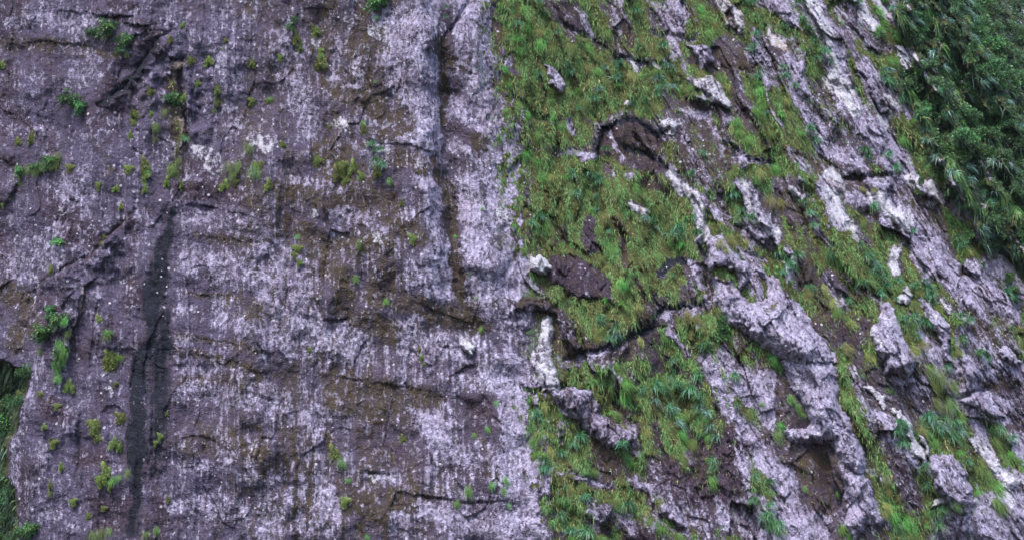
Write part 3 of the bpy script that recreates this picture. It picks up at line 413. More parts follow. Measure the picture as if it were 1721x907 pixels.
def rock_material():
    b = NB('cliff_rock'); geo = b.n('ShaderNodeNewGeometry'); pos = geo.outputs['Position']
    a1 = b.n('ShaderNodeAttribute', attribute_name='cover_a'); a2 = b.n('ShaderNodeAttribute', attribute_name='cover_b')
    s1 = b.n('ShaderNodeSeparateColor'); b.l.new(a1.outputs['Color'], s1.inputs[0]); s2 = b.n('ShaderNodeSeparateColor'); b.l.new(a2.outputs['Color'], s2.inputs[0])
    L, B, W = s1.outputs; D, G, Tn = s2.outputs; S = a1.outputs['Alpha']; 
    mp = b.n('ShaderNodeMapping'); b.l.new(pos, mp.inputs[0]); mp.inputs['Scale'].default_value = (1, 1, .55); st = mp.outputs[0]
    big = b.noise(pos, .35, 5); mid = b.noise(st, 1.6, 5, .65); fine = b.noise(pos, 3.6, 3, .75); fin2 = b.noise(st, 6.5, 2, .7); f3 = b.noise(pos, 11, 2, .7)
    vz = b.n('ShaderNodeTexVoronoi', feature='F1'); b.l.new(st, vz.inputs['Vector']); vz.inputs['Scale'].default_value = 6.5; vz.inputs['Randomness'].default_value = 1
    cell = vz.outputs['Color']; sc_ = b.n('ShaderNodeSeparateColor'); b.l.new(cell, sc_.inputs[0])
    # bare stone
    c = b.mix(mid, (.032, .025, .044), (.122, .100, .175)); c = b.mix(b.math('MULTIPLY', big, .5), c, (.11, .08, .10)); c = b.mix(b.math('MULTIPLY', fin2, .35), c, (.035, .03, .036))
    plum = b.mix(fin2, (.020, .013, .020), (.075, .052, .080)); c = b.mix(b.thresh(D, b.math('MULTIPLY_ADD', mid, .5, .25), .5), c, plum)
    c = b.mix(b.thresh(b.math('MULTIPLY', a2.outputs['Alpha'], .9), b.math('MULTIPLY_ADD', fine, .5, b.math('MULTIPLY', mid, .5)), .35), c, b.mix(fin2, (.046, .038, .070), (.122, .102, .172)))
    # brown-olive moss film
    br = b.mix(mid, (.035, .024, .018), (.098, .070, .048)); br = b.mix(b.math('MULTIPLY', big, .6), br, (.050, .044, .024)); br = b.mix(b.math('MULTIPLY', f3, .5), br, (.03, .022, .016))
    c = b.mix(b.thresh(b.math('MULTIPLY', B, .95), b.math('MULTIPLY_ADD', fine, .5, b.math('MULTIPLY', mid, .5)), .45), c, br)
    tn = b.mix(fine, (.34, .23, .17), (.52, .42, .36)); c = b.mix(b.thresh(Tn, b.math('MULTIPLY_ADD', fine, .5, b.math('MULTIPLY', mid, .5)), .3), c, tn)
    # seepage slate, also the near-black painted into some creases and cracks
    sl_m = b.mix(mid, (.006, .007, .013), (.018, .020, .036)); c = b.mix(b.thresh(S, b.math('MULTIPLY_ADD', mid, .6, .2), .35), c, sl_m)
    # crusty lichen in small overlapping flecks
    vb = b.n('ShaderNodeTexVoronoi', feature='F1'); b.l.new(st, vb.inputs['Vector']); vb.inputs['Scale'].default_value = 2.6; sb_ = b.n('ShaderNodeSeparateColor'); b.l.new(vb.outputs['Color'], sb_.inputs[0])
    nn = b.math('ADD', b.math('ADD', b.math('MULTIPLY', sc_.outputs[0], .26), b.math('MULTIPLY', sb_.outputs[0], .18)), b.math('ADD', b.math('MULTIPLY', fine, .34), b.math('MULTIPLY', f3, .22)))
    lf = b.thresh(b.math('MULTIPLY_ADD', L, .74, .06), nn, .30)
    lc = b.mix(sc_.outputs[1], (.190, .172, .270), (.61, .58, .78)); lc = b.mix(b.math('MULTIPLY', big, .45), lc, (.34, .27, .37)); lc = b.mix(b.math('MULTIPLY', f3, .4), lc, (.17, .14, .22))
    c = b.mix(b.math('MULTIPLY', lf, .92), c, lc)
    # scattered white rosettes
    v2 = b.n('ShaderNodeTexVoronoi', feature='F1'); b.l.new(pos, v2.inputs['Vector']); v2.inputs['Scale'].default_value = 2.1
    s3 = b.n('ShaderNodeSeparateColor'); b.l.new(v2.outputs['Color'], s3.inputs[0])
    ros = b.math('MULTIPLY', b.math('LESS_THAN', v2.outputs['Distance'], b.math('MULTIPLY', s3.outputs[1], .22)), b.math('GREATER_THAN', s3.outputs[0], .72))
    c = b.mix(b.math('MULTIPLY', ros, .8), c, (.58, .56, .62))
    wh = b.mix(f3, (.42, .41, .48), (.70, .70, .80)); wh = b.mix(b.math('MULTIPLY', mid, .5), wh, (.44, .40, .46)); c = b.mix(b.thresh(W, b.math('MULTIPLY_ADD', fine, .5, b.math('MULTIPLY', mid, .5)), .34), c, wh)
    # turf soil and low moss
    gr = b.mix(mid, (.050, .052, .020), (.12, .14, .040)); gr = b.mix(b.math('MULTIPLY', fin2, .6), gr, (.045, .036, .020)); c = b.mix(b.thresh(G, b.math('MULTIPLY_ADD', fine, .5, b.math('MULTIPLY', mid, .5)), .25), c, gr)
    p = b.n('ShaderNodeBsdfPrincipled'); b.l.new(c, p.inputs['Base Color'])
    b.put(p.inputs['Roughness'], b.math('SUBTRACT', .86, b.math('MULTIPLY', S, .25))); p.inputs['Specular IOR Level'].default_value = .14
    h = b.math('ADD', b.math('MULTIPLY', fine, .5), b.math('ADD', b.math('MULTIPLY', f3, .3), b.math('ADD', b.math('MULTIPLY', lf, .25), b.math('MULTIPLY', mid, .5))))
    bp = b.n('ShaderNodeBump'); bp.inputs['Strength'].default_value = 1.0; bp.inputs['Distance'].default_value = .26; b.l.new(h, bp.inputs['Height']); b.l.new(bp.outputs[0], p.inputs['Normal'])
    o = b.n('ShaderNodeOutputMaterial'); b.l.new(p.outputs[0], o.inputs[0]); return b.m
ROCK = rock_material()
def leaf_material(name, rough=.5, tint=1.0, objvar=.3, trans=.25):
    b = NB(name); a = b.n('ShaderNodeAttribute', attribute_name='tone'); oi = b.n('ShaderNodeObjectInfo')
    hs = b.n('ShaderNodeHueSaturation'); b.l.new(a.outputs['Color'], hs.inputs['Color'])
    b.put(hs.inputs['Value'], b.math('MULTIPLY_ADD', oi.outputs['Random'], objvar * 2, tint - objvar)); b.put(hs.inputs['Hue'], b.math('MULTIPLY_ADD', oi.outputs['Random'], .05, .475))
    p = b.n('ShaderNodeBsdfPrincipled'); b.l.new(hs.outputs[0], p.inputs['Base Color']); p.inputs['Roughness'].default_value = rough; p.inputs['Specular IOR Level'].default_value = .4
    tr = b.n('ShaderNodeBsdfTranslucent'); b.l.new(hs.outputs[0], tr.inputs[0]); mx = b.n('ShaderNodeMixShader'); mx.inputs[0].default_value = trans
    b.l.new(p.outputs[0], mx.inputs[1]); b.l.new(tr.outputs[0], mx.inputs[2]); o = b.n('ShaderNodeOutputMaterial'); b.l.new(mx.outputs[0], o.inputs[0]); return b.m
M_FLAX = leaf_material('flax_leaf', .38, 1.0, .25, .2); M_GRASS = leaf_material('grass_blade', .6, 1.0, .3, .3); M_LEAF = leaf_material('shrub_leaf', .5, 1.0, .3, .2)
M_TURF = leaf_material('turf_blade', .6, 1.0, 0, .3)
bk = NB('bark'); _p = bk.n('ShaderNodeBsdfPrincipled'); _g = bk.n('ShaderNodeNewGeometry'); bk.l.new(bk.mix(bk.noise(_g.outputs['Position'], 4), (.05, .035, .025), (.14, .11, .09)), _p.inputs['Base Color']); _o = bk.n('ShaderNodeOutputMaterial'); bk.l.new(_p.outputs[0], _o.inputs[0]); M_BARK = bk.m

# ------------------------------------------------------------------ mesh writing
def make_mesh(name, verts, faces, mat, attrs=None, smooth=True):
    """verts (n,3), faces (m,4) or (m,3)"""
    me = bpy.data.meshes.new(name); n = len(verts); m, k = faces.shape
    me.vertices.add(n); me.vertices.foreach_set('co', np.ascontiguousarray(verts, np.float32).ravel())
    me.loops.add(m * k); me.loops.foreach_set('vertex_index', np.ascontiguousarray(faces, np.int32).ravel())
    me.polygons.add(m); me.polygons.foreach_set('loop_start', np.arange(0, m * k, k, dtype=np.int32)); me.polygons.foreach_set('loop_total', np.full(m, k, np.int32))
    me.polygons.foreach_set('use_smooth', np.full(m, smooth))
    for an, arr in (attrs or {}).items():
        at = me.attributes.new(an, 'FLOAT_COLOR', 'POINT'); at.data.foreach_set('color', np.ascontiguousarray(arr, np.float32).ravel())
    me.materials.append(mat); me.update(calc_edges=True); return me
def link(name, me, parent=None, **props):
    o = bpy.data.objects.new(name, me); COL.objects.link(o)
    if parent: o.parent = parent
    for k, v in props.items(): o[k] = v
    return o
CA = np.stack([M['L'], M['B'], M['W'], M['S']], -1); VF = np.clip(np.interp(PX, [-100, 330, 480, 700], [.85, .85, .70, .60]) * (1 - right) + .25 * patch + .2 * fbm(PX / 50, PY / 120, 821, 5), 0, 1) * (1 - gul)
VF = np.clip(VF + right * (.25 + .3 * fbm(U / 30, PY / 80, 823, 4)), 0, 1)
VF *= 1 - .85 * M['D']; VF *= 1 - .8 * M['S']
CB = np.stack([M['D'], M['G'], M['T'], VF], -1)
ii = np.arange(NY * NX).reshape(NY, NX)
quads = np.stack([ii[:-1, :-1], ii[1:, :-1], ii[1:, 1:], ii[:-1, 1:]], -1)
fx = forest[:-1, :-1] > .5; gx = gul[:-1, :-1] > .5
def sheet(name, sel):
    q = quads[sel]; used = np.unique(q); mp = np.full(NY * NX, -1); mp[used] = np.arange(len(used))
    me = make_mesh(name, P.reshape(-1, 3)[used], mp[q], ROCK, {'cover_a': CA.reshape(-1, 4)[used], 'cover_b': CB.reshape(-1, 4)[used]})
    return link(name, me, kind='structure')
sheet('cliff', ~fx & ~gx); sheet('wooded_hillside', fx); sheet('gully_side', gx & ~fx)

# ------------------------------------------------------------------ rock outcrops, each its own piece of stone standing proud of the face
rng = np.random.default_rng(7)
occupied = np.zeros_like(PX, bool)
def outcrop(t, pts, H, cover, label, group='pale rock outcrops on the cliff', seed=0, sharp=3.0):
    global P
    pts = tp(t, pts); sl_ = box(pts, 14); X, Y = WXp[sl_], WYp[sl_]
    d, _, _ = dist_line(pts + [pts[0]], X, Y); ins = inside(pts, X, Y); sdv = np.where(ins, d, -d); R = max(sdv.max(), 3)
    q = np.clip(sdv / R, 0, 1); prof = (1 - (1 - q) ** sharp)
    u = U[sl_]; bump = H * prof + (.20 * facets(u / 22 + seed, PY[sl_] / 60, 500 + seed) + .13 * fbm(u / 9, PY[sl_] / 50, 520 + seed, 4) + .05 * fbm(PX[sl_] / 10, PY[sl_] / 10, 521, 3) + .38 * fc2[sl_] - .3 * np.exp(-(groove[sl_] / .06) ** 2)) * np.clip(H, .3, 1.3) * q ** .5
    # the foot of the piece is undercut, its head runs back into the slope
    cy = np.mean([p[1] for p in pts]); bump *= .85 + .3 * np.clip((PY[sl_] - cy) / 60, -.5, .8)
    bump = np.where(sdv > 0, np.maximum(bump, .02), -.5)
    yb = YS[sl_] - bump; Q = to_world(PX[sl_], PY[sl_], yb)
    keep = (sdv > -3.5); f = ii[:Q.shape[0], :Q.shape[1]]; loc = np.arange(Q.shape[0] * Q.shape[1]).reshape(Q.shape[:2])
    qf = np.stack([loc[:-1, :-1], loc[1:, :-1], loc[1:, 1:], loc[:-1, 1:]], -1); kf = keep[:-1, :-1] & keep[1:, 1:] & keep[:-1, 1:] & keep[1:, :-1]
    qf = qf[kf]; used = np.unique(qf); mp = np.full(loc.size, -1); mp[used] = np.arange(len(used))
    a = CA[sl_].copy(); bq = CB[sl_].copy(); sg = np.gradient(bump, axis=0) * .25
    n1 = .30 * fbm(u / 14, PY[sl_] / 40, 540 + seed, 4) + .22 * fbm(X / 9, Y / 9, 545 + seed, 3)
    n1 = n1 + .16 * fs[sl_] + .2 * fs2[sl_]; a[..., 0] = np.clip(min(.92, cover.get('L', .7) * 1.12) + n1, 0, 1); a[..., 1] = np.clip(cover.get('B', .15) - n1 * .8 + .25 * (1 - q), 0, 1); a[..., 2] = np.clip(cover.get('W', 0) + n1 * 1.0 * (cover.get('W', 0) > 0), 0, 1); a[..., 3] = 0
    bq[..., 0] = np.clip(cover.get('D', .1) + .1 - n1 * 1.3, 0, 1); bq[..., 1] = 0; bq[..., 2] = np.clip(cover.get('T', 0) * (1 + n1), 0, 1)
    V = Q.reshape(-1, 3)[used]
    # a closed back sunk in the cliff
    e = {}
    for fct in mp[qf]:
        for i in range(4):
            p_, r_ = int(fct[i]), int(fct[(i + 1) % 4]); 
            if (r_, p_) in e: del e[(r_, p_)]
            else: e[(p_, r_)] = 1
    edge = list(e); bi = {}; extra = []
    for p_, r_ in edge:
        for z in (p_, r_):
            if z not in bi: bi[z] = len(V) + len(extra); extra.append(V[z] + np.array([0, .8, 0]))
    sides = np.array([[r_, p_, bi[p_], bi[r_]] for p_, r_ in edge])
    A_ = a.reshape(-1, 4)[used]; B_ = bq.reshape(-1, 4)[used]; src = list(bi)
    V2 = np.concatenate([V, np.array(extra)]); A2 = np.concatenate([A_, A_[src]]); B2 = np.concatenate([B_, B_[src]])
    c0 = V2.mean(0); me = make_mesh('rock_outcrop', V2 - c0, np.concatenate([mp[qf], sides]), ROCK, {'cover_a': A2, 'cover_b': B2})
    o = link('rock_outcrop', me, label=label, category='rock outcrop', group=group); o.location = c0
    M['G'][sl_] = np.where(sdv > 1, 0, M['G'][sl_]); occupied[sl_] |= sdv > 2
    return o
oc = outcrop
oc(3, [(155, 318), (205, 335), (270, 415), (262, 445), (232, 472), (185, 425), (170, 370)], 1.1, dict(L=.75, W=.35, B=.05), 'small pale slab standing alone in bright grass, upper middle of the cliff', seed=1)
oc(3, [(875, 205), (930, 205), (990, 250), (985, 325), (935, 355), (895, 300)], 1.3, dict(L=.6, D=.4), 'rounded purple grey rock knob above the cream coloured ledge', seed=2)
oc(3, [(840, 372), (990, 385), (1025, 430), (1080, 520), (1060, 545), (960, 480), (865, 412)], 1.2, dict(L=.5, W=.55, T=.15), 'cream topped rock ledge just above the dark purple overhang', seed=3)
oc(3, [(672, 540), (725, 600), (760, 585), (800, 600), (808, 670), (770, 655), (720, 640)], .8, dict(L=.5, W=.7, T=.2), 'slanting white rock wedge right above the dark arch', seed=4)
oc(3, [(1012, -20), (1065, 0), (1130, 60), (1142, 180), (1085, 160), (1042, 130)], .9, dict(L=.3, W=.55, T=.6), 'tan and cream bare rock panel at the top edge, right of centre', seed=5)
oc(4, [(640, 222), (690, 232), (742, 320), (728, 350), (694, 366), (665, 310)], 1.2, dict(L=.6, W=.85), 'bright white rock nub near the edge of the dark wood', seed=6)
oc(4, [(515, 345), (548, 345), (590, 440), (625, 560), (590, 570), (540, 470)], .8, dict(L=.55, D=.3), 'narrow grey purple rock rib between two grass strips, upper right', seed=7)
oc(7, [(70, 385), (125, 366), (195, 415), (200, 445), (150, 475), (90, 455)], 1.4, dict(L=.5, W=.95, B=0), 'round chalk white boulder knob at the middle of the cliff', seed=8)
oc(7, [(136, 700), (158, 664), (196, 702), (206, 790), (204, 880), (236, 985), (222, 1050), (176, 1070), (148, 1010), (92, 905), (108, 840), (132, 790)], .8, dict(L=.5, W=.6, T=.25, B=.12), 'tall white rock tongue beside the bare face, below the curved brown slab', seed=9)
oc(6, [(1005, 795), (1050, 785), (1085, 830), (1060, 860), (1015, 840)], .8, dict(L=.5, W=.8, B=0), 'small bright boulder on the lavender face, left of the white tongue', seed=10)
oc(7, [(985, 270), (1040, 255), (1070, 330), (1100, 370), (1160, 395), (1180, 450), (1130, 560), (1100, 470), (1050, 440), (975, 440), (960, 330)], 1.6, dict(L=.85, W=.1), 'lavender rock prow right of the black cleft', seed=11)
oc(7, [(985, 450), (1090, 480), (1160, 600), (1240, 590), (1240, 490), (1180, 470), (1200, 430), (1287, 470), (1370, 560), (1460, 700), (1570, 830), (1590, 900), (1440, 960), (1200, 800), (1080, 720), (975, 600)], 1.9, dict(L=.9, W=.12, B=.1), 'largest lavender rock buttress, scooped by a brown hollow', seed=12, sharp=2.4)
oc(12, [(90, 20), (260, -30), (360, 60), (370, 140), (400, 250), (430, 340), (490, 430), (520, 540), (480, 600), (420, 520), (330, 440), (240, 440), (120, 430), (115, 370), (200, 365), (230, 330), (190, 220), (130, 120)], 1.7, dict(L=.9, W=.05, B=.12), 'long lavender rock spine running down below the largest buttress', seed=13, sharp=2.4)
oc(12, [(400, 600), (490, 560), (540, 620), (600, 830), (520, 850), (450, 920), (390, 840), (420, 720)], 1.3, dict(L=.75, B=.2), 'broad purple rock foot at the bottom edge, right of centre', seed=14)
oc(8, [(580, 612), (615, 600), (655, 650), (690, 760), (770, 900), (720, 980), (600, 960), (545, 790), (580, 700)], 1.9, dict(L=.85, W=.2), 'upright pale rock horn with a pointed top, right side', seed=15)
oc(8, [(680, 525), (710, 520), (748, 575), (735, 630), (700, 625), (665, 650), (672, 580)], 1.1, dict(L=.5, W=.6), 'small knobbly pale rock above the pointed rock horn', seed=16)
oc(8, [(782, 585), (830, 610), (900, 670), (940, 770), (938, 850), (970, 900), (920, 907), (860, 790), (800, 680)], 1.6, dict(L=.85, W=.25), 'pale rock fin just right of the pointed rock horn', seed=17)
oc(8, [(1150, 850), (1185, 820), (1230, 850), (1290, 920), (1240, 930), (1170, 890)], 1.2, dict(L=.8, W=.2), 'rounded pale rock lip near the right edge, below the slanting stripes', seed=18)
oc(12, [(505, 160), (535, 145), (600, 205), (625, 250), (600, 265), (550, 225)], .5, dict(L=.6, W=.55), 'short pale rock spur above the thin white blade', seed=19)
oc(12, [(640, 245), (690, 250), (735, 330), (745, 400), (775, 450), (822, 490), (815, 560), (780, 530), (725, 480), (700, 370)], .7, dict(L=.5, W=.75, T=.15), 'thin white rock blade beside a dense grass mound, lower right', seed=20)
oc(12, [(768, 375), (800, 400), (832, 490), (815, 515), (790, 460)], 1.0, dict(L=.5, W=.7, T=.2), 'small triangular white rock leaning on the thin white blade', seed=21)
oc(12, [(830, 490), (880, 470), (940, 480), (1000, 560), (1050, 680), (1020, 780), (930, 760), (870, 690), (825, 580)], 1.8, dict(L=.7, D=.3), 'bulging grey purple rock below the round grass mound, lower right', seed=22)
oc(12, [(845, 690), (880, 680), (905, 715), (880, 745), (840, 750)], .9, dict(L=.5, W=.8), 'little white rock nub at the foot of the bulging rock', seed=23)
oc(12, [(955, 215), (1060, 190), (1110, 210), (1170, 260), (1200, 310), (1140, 310), (1060, 270)], 1.1, dict(L=.9, W=.15), 'flat pale rock shoulder right of the round grass mound', seed=24)
oc(8, [(1125, 105), (1180, 140), (1240, 220), (1290, 300), (1270, 330), (1200, 250), (1150, 180)], 1.3, dict(L=.45, T=.4, W=.2), 'grey tan rock rib against dark shrubs at the right edge', seed=25)
oc(11, [(185, 165), (300, 140), (400, 155), (450, 280), (540, 335), (620, 400), (520, 460), (430, 440), (330, 345), (255, 300), (205, 210)], 1.4, dict(L=.55, D=.5), 'dark speckled rock shield jutting over a brown hollow', group='dark rock outcrops on the cliff', seed=26)
oc(4, [(420, -10), (470, 20), (480, 120), (560, 200), (600, 260), (560, 250), (470, 180), (420, 100)], .8, dict(L=.4, D=.5), 'dark purple rock rib near the top edge, right side', group='dark rock outcrops on the cliff', seed=27)
oc(7, [(178, 372), (310, 382), (400, 425), (482, 490), (510, 615), (350, 582), (180, 522), (150, 440)], .55, dict(L=.12, D=.95), 'dark triangular rock slab framed by bright grass, middle of the cliff', group='dark rock outcrops on the cliff', seed=30, sharp=5)
oc(7, [(-10, 592), (90, 585), (185, 598), (260, 640), (325, 730), (338, 830), (285, 875), (255, 800), (215, 680), (120, 645), (0, 640)], 1.1, dict(L=.30, D=.6, B=.4), 'curved brown rock slab arching over the white tongue', group='dark rock outcrops on the cliff', seed=31)
oc(7, [(1160, 40), (1200, 60), (1240, 150), (1290, 240), (1280, 280), (1210, 220), (1170, 130)], 1.0, dict(L=.6, W=.3, T=.1), 'slanting pale rock slab below a flax bank, right of centre', seed=28)
oc(8, [(720, -20), (790, 20), (885, 85), (880, 100), (800, 100), (760, 60)], 1.1, dict(L=.7, W=.5), 'white rock brow at the lower corner of the wood', seed=29)

# ------------------------------------------------------------------ plants
def strips(root, dirv, length, width, droop, cols, segs=4, side=None, tipw=.12, rs=None, curl=0.0):
    """tapering leaf strips: one ribbon per row"""
    n = len(root); t = np.linspace(0, 1, segs + 1)
    dirv = dirv / (np.linalg.norm(dirv, axis=1, keepdims=True) + 1e-9)
    c = root[:, None] + dirv[:, None] * (length[:, None] * t)[..., None]
    c[..., 2] -= (droop * length)[:, None] * t ** 2
    # keep the arc length
    if side is None:
        r = rs.normal(size=(n, 3)); side = np.cross(dirv, r)
    side = side / (np.linalg.norm(side, axis=1, keepdims=True) + 1e-9)
    wv = width[:, None] * (np.minimum(1, .55 + 1.6 * t) * np.clip(1 - t ** 2.2, tipw, 1))
    a = c - side[:, None] * wv[..., None] / 2; b = c + side[:, None] * wv[..., None] / 2
    V = np.stack([a, b], 2).reshape(n, -1, 3); base = (np.arange(n) * (segs + 1) * 2)[:, None]; s = np.arange(segs) * 2
    F = np.stack([base + s, base + s + 1, base + s + 3, base + s + 2], -1).reshape(-1, 4)
    C = np.repeat(cols[:, None], (segs + 1) * 2, 1); C = np.concatenate([C, np.ones(C.shape[:2] + (1,))], -1)
    return V.reshape(-1, 3), F, C.reshape(-1, 4)
def pal(rs, n, cols, jit=.18):
    cols = np.array(cols); i = rs.integers(0, len(cols), n); return cols[i] * (1 + jit * rs.normal(size=(n, 1))).clip(.4, 1.8)
G_FLAX = [(.05, .16, .07), (.07, .20, .10), (.035, .11, .045), (.15, .30, .22), (.10, .24, .07)]
G_SILV = [(.17, .30, .26), (.24, .38, .34), (.10, .21, .16), (.07, .17, .11)]
G_GRAS = [(.13, .20, .045), (.17, .25, .06), (.09, .17, .04), (.20, .23, .08), (.07, .17, .04)]
G_YELL = [(.20, .24, .05), (.25, .26, .07), (.15, .19, .04), (.24, .22, .10)]
G_BRIG = [(.08, .25, .04), (.12, .31, .06), (.06, .19, .035), (.17, .32, .08)]
G_DARK = [(.085, .11, .035), (.032, .10, .038), (.055, .16, .050), (.020, .065, .028), (.10, .22, .09)]
# prototypes hang on a wall whose outward side is -Y; unit radius
def flax_mesh(seed, cols, n=100, w=.07):
    rs = np.random.default_rng(seed); az = rs.uniform(0, 2 * math.pi, n); el = rs.uniform(.1, 1.35, n)
    d = np.stack([np.cos(az) * np.cos(el), -np.abs(np.sin(az)) * np.cos(el) * .9 - .25, np.sin(el) * .85], 1)
    root = rs.normal(size=(n, 3)) * [.16, .05, .13]; root[:, 1] -= .05
    return make_mesh('flax_clump', *[x for x in []], ) if False else _mk('flax_clump', strips(root, d, rs.uniform(.7, 1.25, n), rs.uniform(.6, 1.2, n) * w, rs.uniform(.45, 1.25, n), pal(rs, n, cols), 5, rs=rs), M_FLAX)
def _mk(name, vfc, mat): return make_mesh(name, vfc[0], vfc[1], mat, {'tone': vfc[2]}, smooth=False)
def grass_mesh(seed, cols, n=150, w=.035, fall=1.3, wide=.5):
    rs = np.random.default_rng(seed); root = np.stack([rs.normal(size=n) * wide * .55, -np.abs(rs.normal(size=n)) * .12, rs.normal(size=n) * .30 + .25], 1)
    d = np.stack([rs.normal(size=n) * .45, -.75 - .3 * rs.random(n), rs.uniform(-.2, .8, n)], 1)
    return _mk('grass_tussock', strips(root, d, rs.uniform(.5, 1.0, n), rs.uniform(.6, 1.3, n) * w, rs.uniform(.8, fall + .4, n), pal(rs, n, cols), 4, rs=rs), M_GRASS)
def moss_mesh(seed, cols, n=420):
    rs = np.random.default_rng(seed); th = rs.uniform(0, 2 * math.pi, n); r = np.sqrt(rs.random(n)); rr = 1 + .3 * np.sin(th * 3 + seed) + .2 * np.sin(th * 5 + 2 * seed)
    x = np.cos(th) * r * rr * .7; z = np.sin(th) * r * rr; y = -.28 * (1 - r ** 2) + .08 * rs.normal(size=n)
    root = np.stack([x, y, z], 1); d = np.stack([x * .5 + rs.normal(size=n) * .5, -np.ones(n), z * .3 + .3 + rs.normal(size=n) * .5], 1)
    nb = 13; gq = np.linspace(-1, 1, nb); gx_, gz_ = np.meshgrid(gq, gq); rr_ = np.maximum(np.abs(gx_), np.abs(gz_)); th_ = np.arctan2(gz_, gx_); sc2 = rr_ * (1 + .3 * np.sin(th_ * 3 + seed) + .2 * np.sin(th_ * 5 + 2 * seed))
    bv = np.stack([np.cos(th_) * sc2 * .7, .10 - .36 * (1 - rr_ ** 2), np.sin(th_) * sc2], -1).reshape(-1, 3); ib = np.arange(nb * nb).reshape(nb, nb); bf = np.stack([ib[:-1, :-1], ib[1:, :-1], ib[1:, 1:], ib[:-1, 1:]], -1).reshape(-1, 4)
    bc = np.concatenate([pal(rs, nb * nb, cols) * .7, np.ones((nb * nb, 1))], 1); sv = strips(root, d, rs.uniform(.10, .25, n), rs.uniform(.06, .12, n), rs.uniform(.1, .8, n), pal(rs, n, cols, .25), 2, rs=rs, tipw=.3)
    return _mk('moss_cushion', (np.concatenate([sv[0], bv]), np.concatenate([sv[1], bf + len(sv[0])]), np.concatenate([sv[2], bc])), M_GRASS)
    return _mk('moss_cushion', strips(root, d, rs.uniform(.10, .25, n), rs.uniform(.06, .12, n), rs.uniform(.1, .8, n), pal(rs, n, cols, .25), 2, rs=rs, tipw=.3), M_GRASS)
def shrub_parts(seed, cols, n=1000, leaf=.15):
    rs = np.random.default_rng(seed); k = 11
    cc = rs.normal(size=(k, 3)) * [.42, .22, .38]; cc[:, 1] -= .45; cr = rs.uniform(.22, .42, k)
    i = rs.integers(0, k, n); dv = rs.normal(size=(n, 3)); dv /= np.linalg.norm(dv, axis=1, keepdims=True); rad = cr[i] * rs.uniform(.55, 1.08, n) ** .6
    root = cc[i] + dv * rad[:, None] * [1, 1, .8]; d = dv + [0, -.2, .35] + rs.normal(size=(n, 3)) * .5
    f = _mk('foliage', strips(root, d, rs.uniform(.6, 1.5, n) * leaf, rs.uniform(.45, .8, n) * leaf, rs.uniform(.1, .7, n), pal(rs, n, cols, .25) * (1 + .35 * rs.normal(size=k)[i])[:, None].clip(.5, 1.7), 2, rs=rs, tipw=.25), M_LEAF)
    # woody stems reaching from the rock into every leaf clump
    V = []; Fq = []
    for c in cc:
        a = np.array([0, .15, -.25]); mid = (a + c) / 2 + rs.normal(size=3) * .06; prev = None
        for j, (p, r) in enumerate(((a, .045), (mid, .028), (c, .012))):
            b0 = len(V)
            for q in range(5): V.append(p + r * np.array([math.cos(q * 1.2566), math.sin(q * 1.2566), 0]))
            if prev is not None:
                for q in range(5): Fq.append([prev + q, prev + (q + 1) % 5, b0 + (q + 1) % 5, b0 + q])
            prev = b0
    return f, make_mesh('stem', np.array(V), np.array(Fq), M_BARK)
def fern_mesh(seed, cols, n=22):
    rs = np.random.default_rng(seed); az = rs.uniform(0, 2 * math.pi, n); el = rs.uniform(.1, 1.2, n)
    d = np.stack([np.cos(az) * np.cos(el), -np.abs(np.sin(az)) * np.cos(el) - .3, np.sin(el) * .8], 1); d /= np.linalg.norm(d, axis=1, keepdims=True)
    L = rs.uniform(.7, 1.15, n); dr = rs.uniform(.4, .9, n); R = []; D = []; LL = []
    for i in range(n):
        sd_ = np.cross(d[i], [0, 0, 1]); sd_ /= np.linalg.norm(sd_)
        for t in np.linspace(.12, 1, 14):
            p = d[i] * L[i] * t + np.array([0, 0, -dr[i] * L[i] * t * t])
            for s in (-1, 1): R.append(p); D.append(sd_ * s + d[i] * .5 - np.array([0, 0, .3])); LL.append(.26 * math.sin(math.pi * min(1, t * .85 + .12)))
    m = len(R); A = strips(np.array(R), np.array(D), np.array(LL), np.full(m, .06), np.full(m, .4), pal(rs, m, cols), 2, rs=rs)
    B = strips(np.zeros((n, 3)), d, L, np.full(n, .05), dr, pal(rs, n, [(.08, .12, .04)]), 8, rs=rs, tipw=.4)
    return _mk('fern', (np.concatenate([A[0], B[0]]), np.concatenate([A[1], B[1] + len(A[0])]), np.concatenate([A[2], B[2]])), M_FLAX)

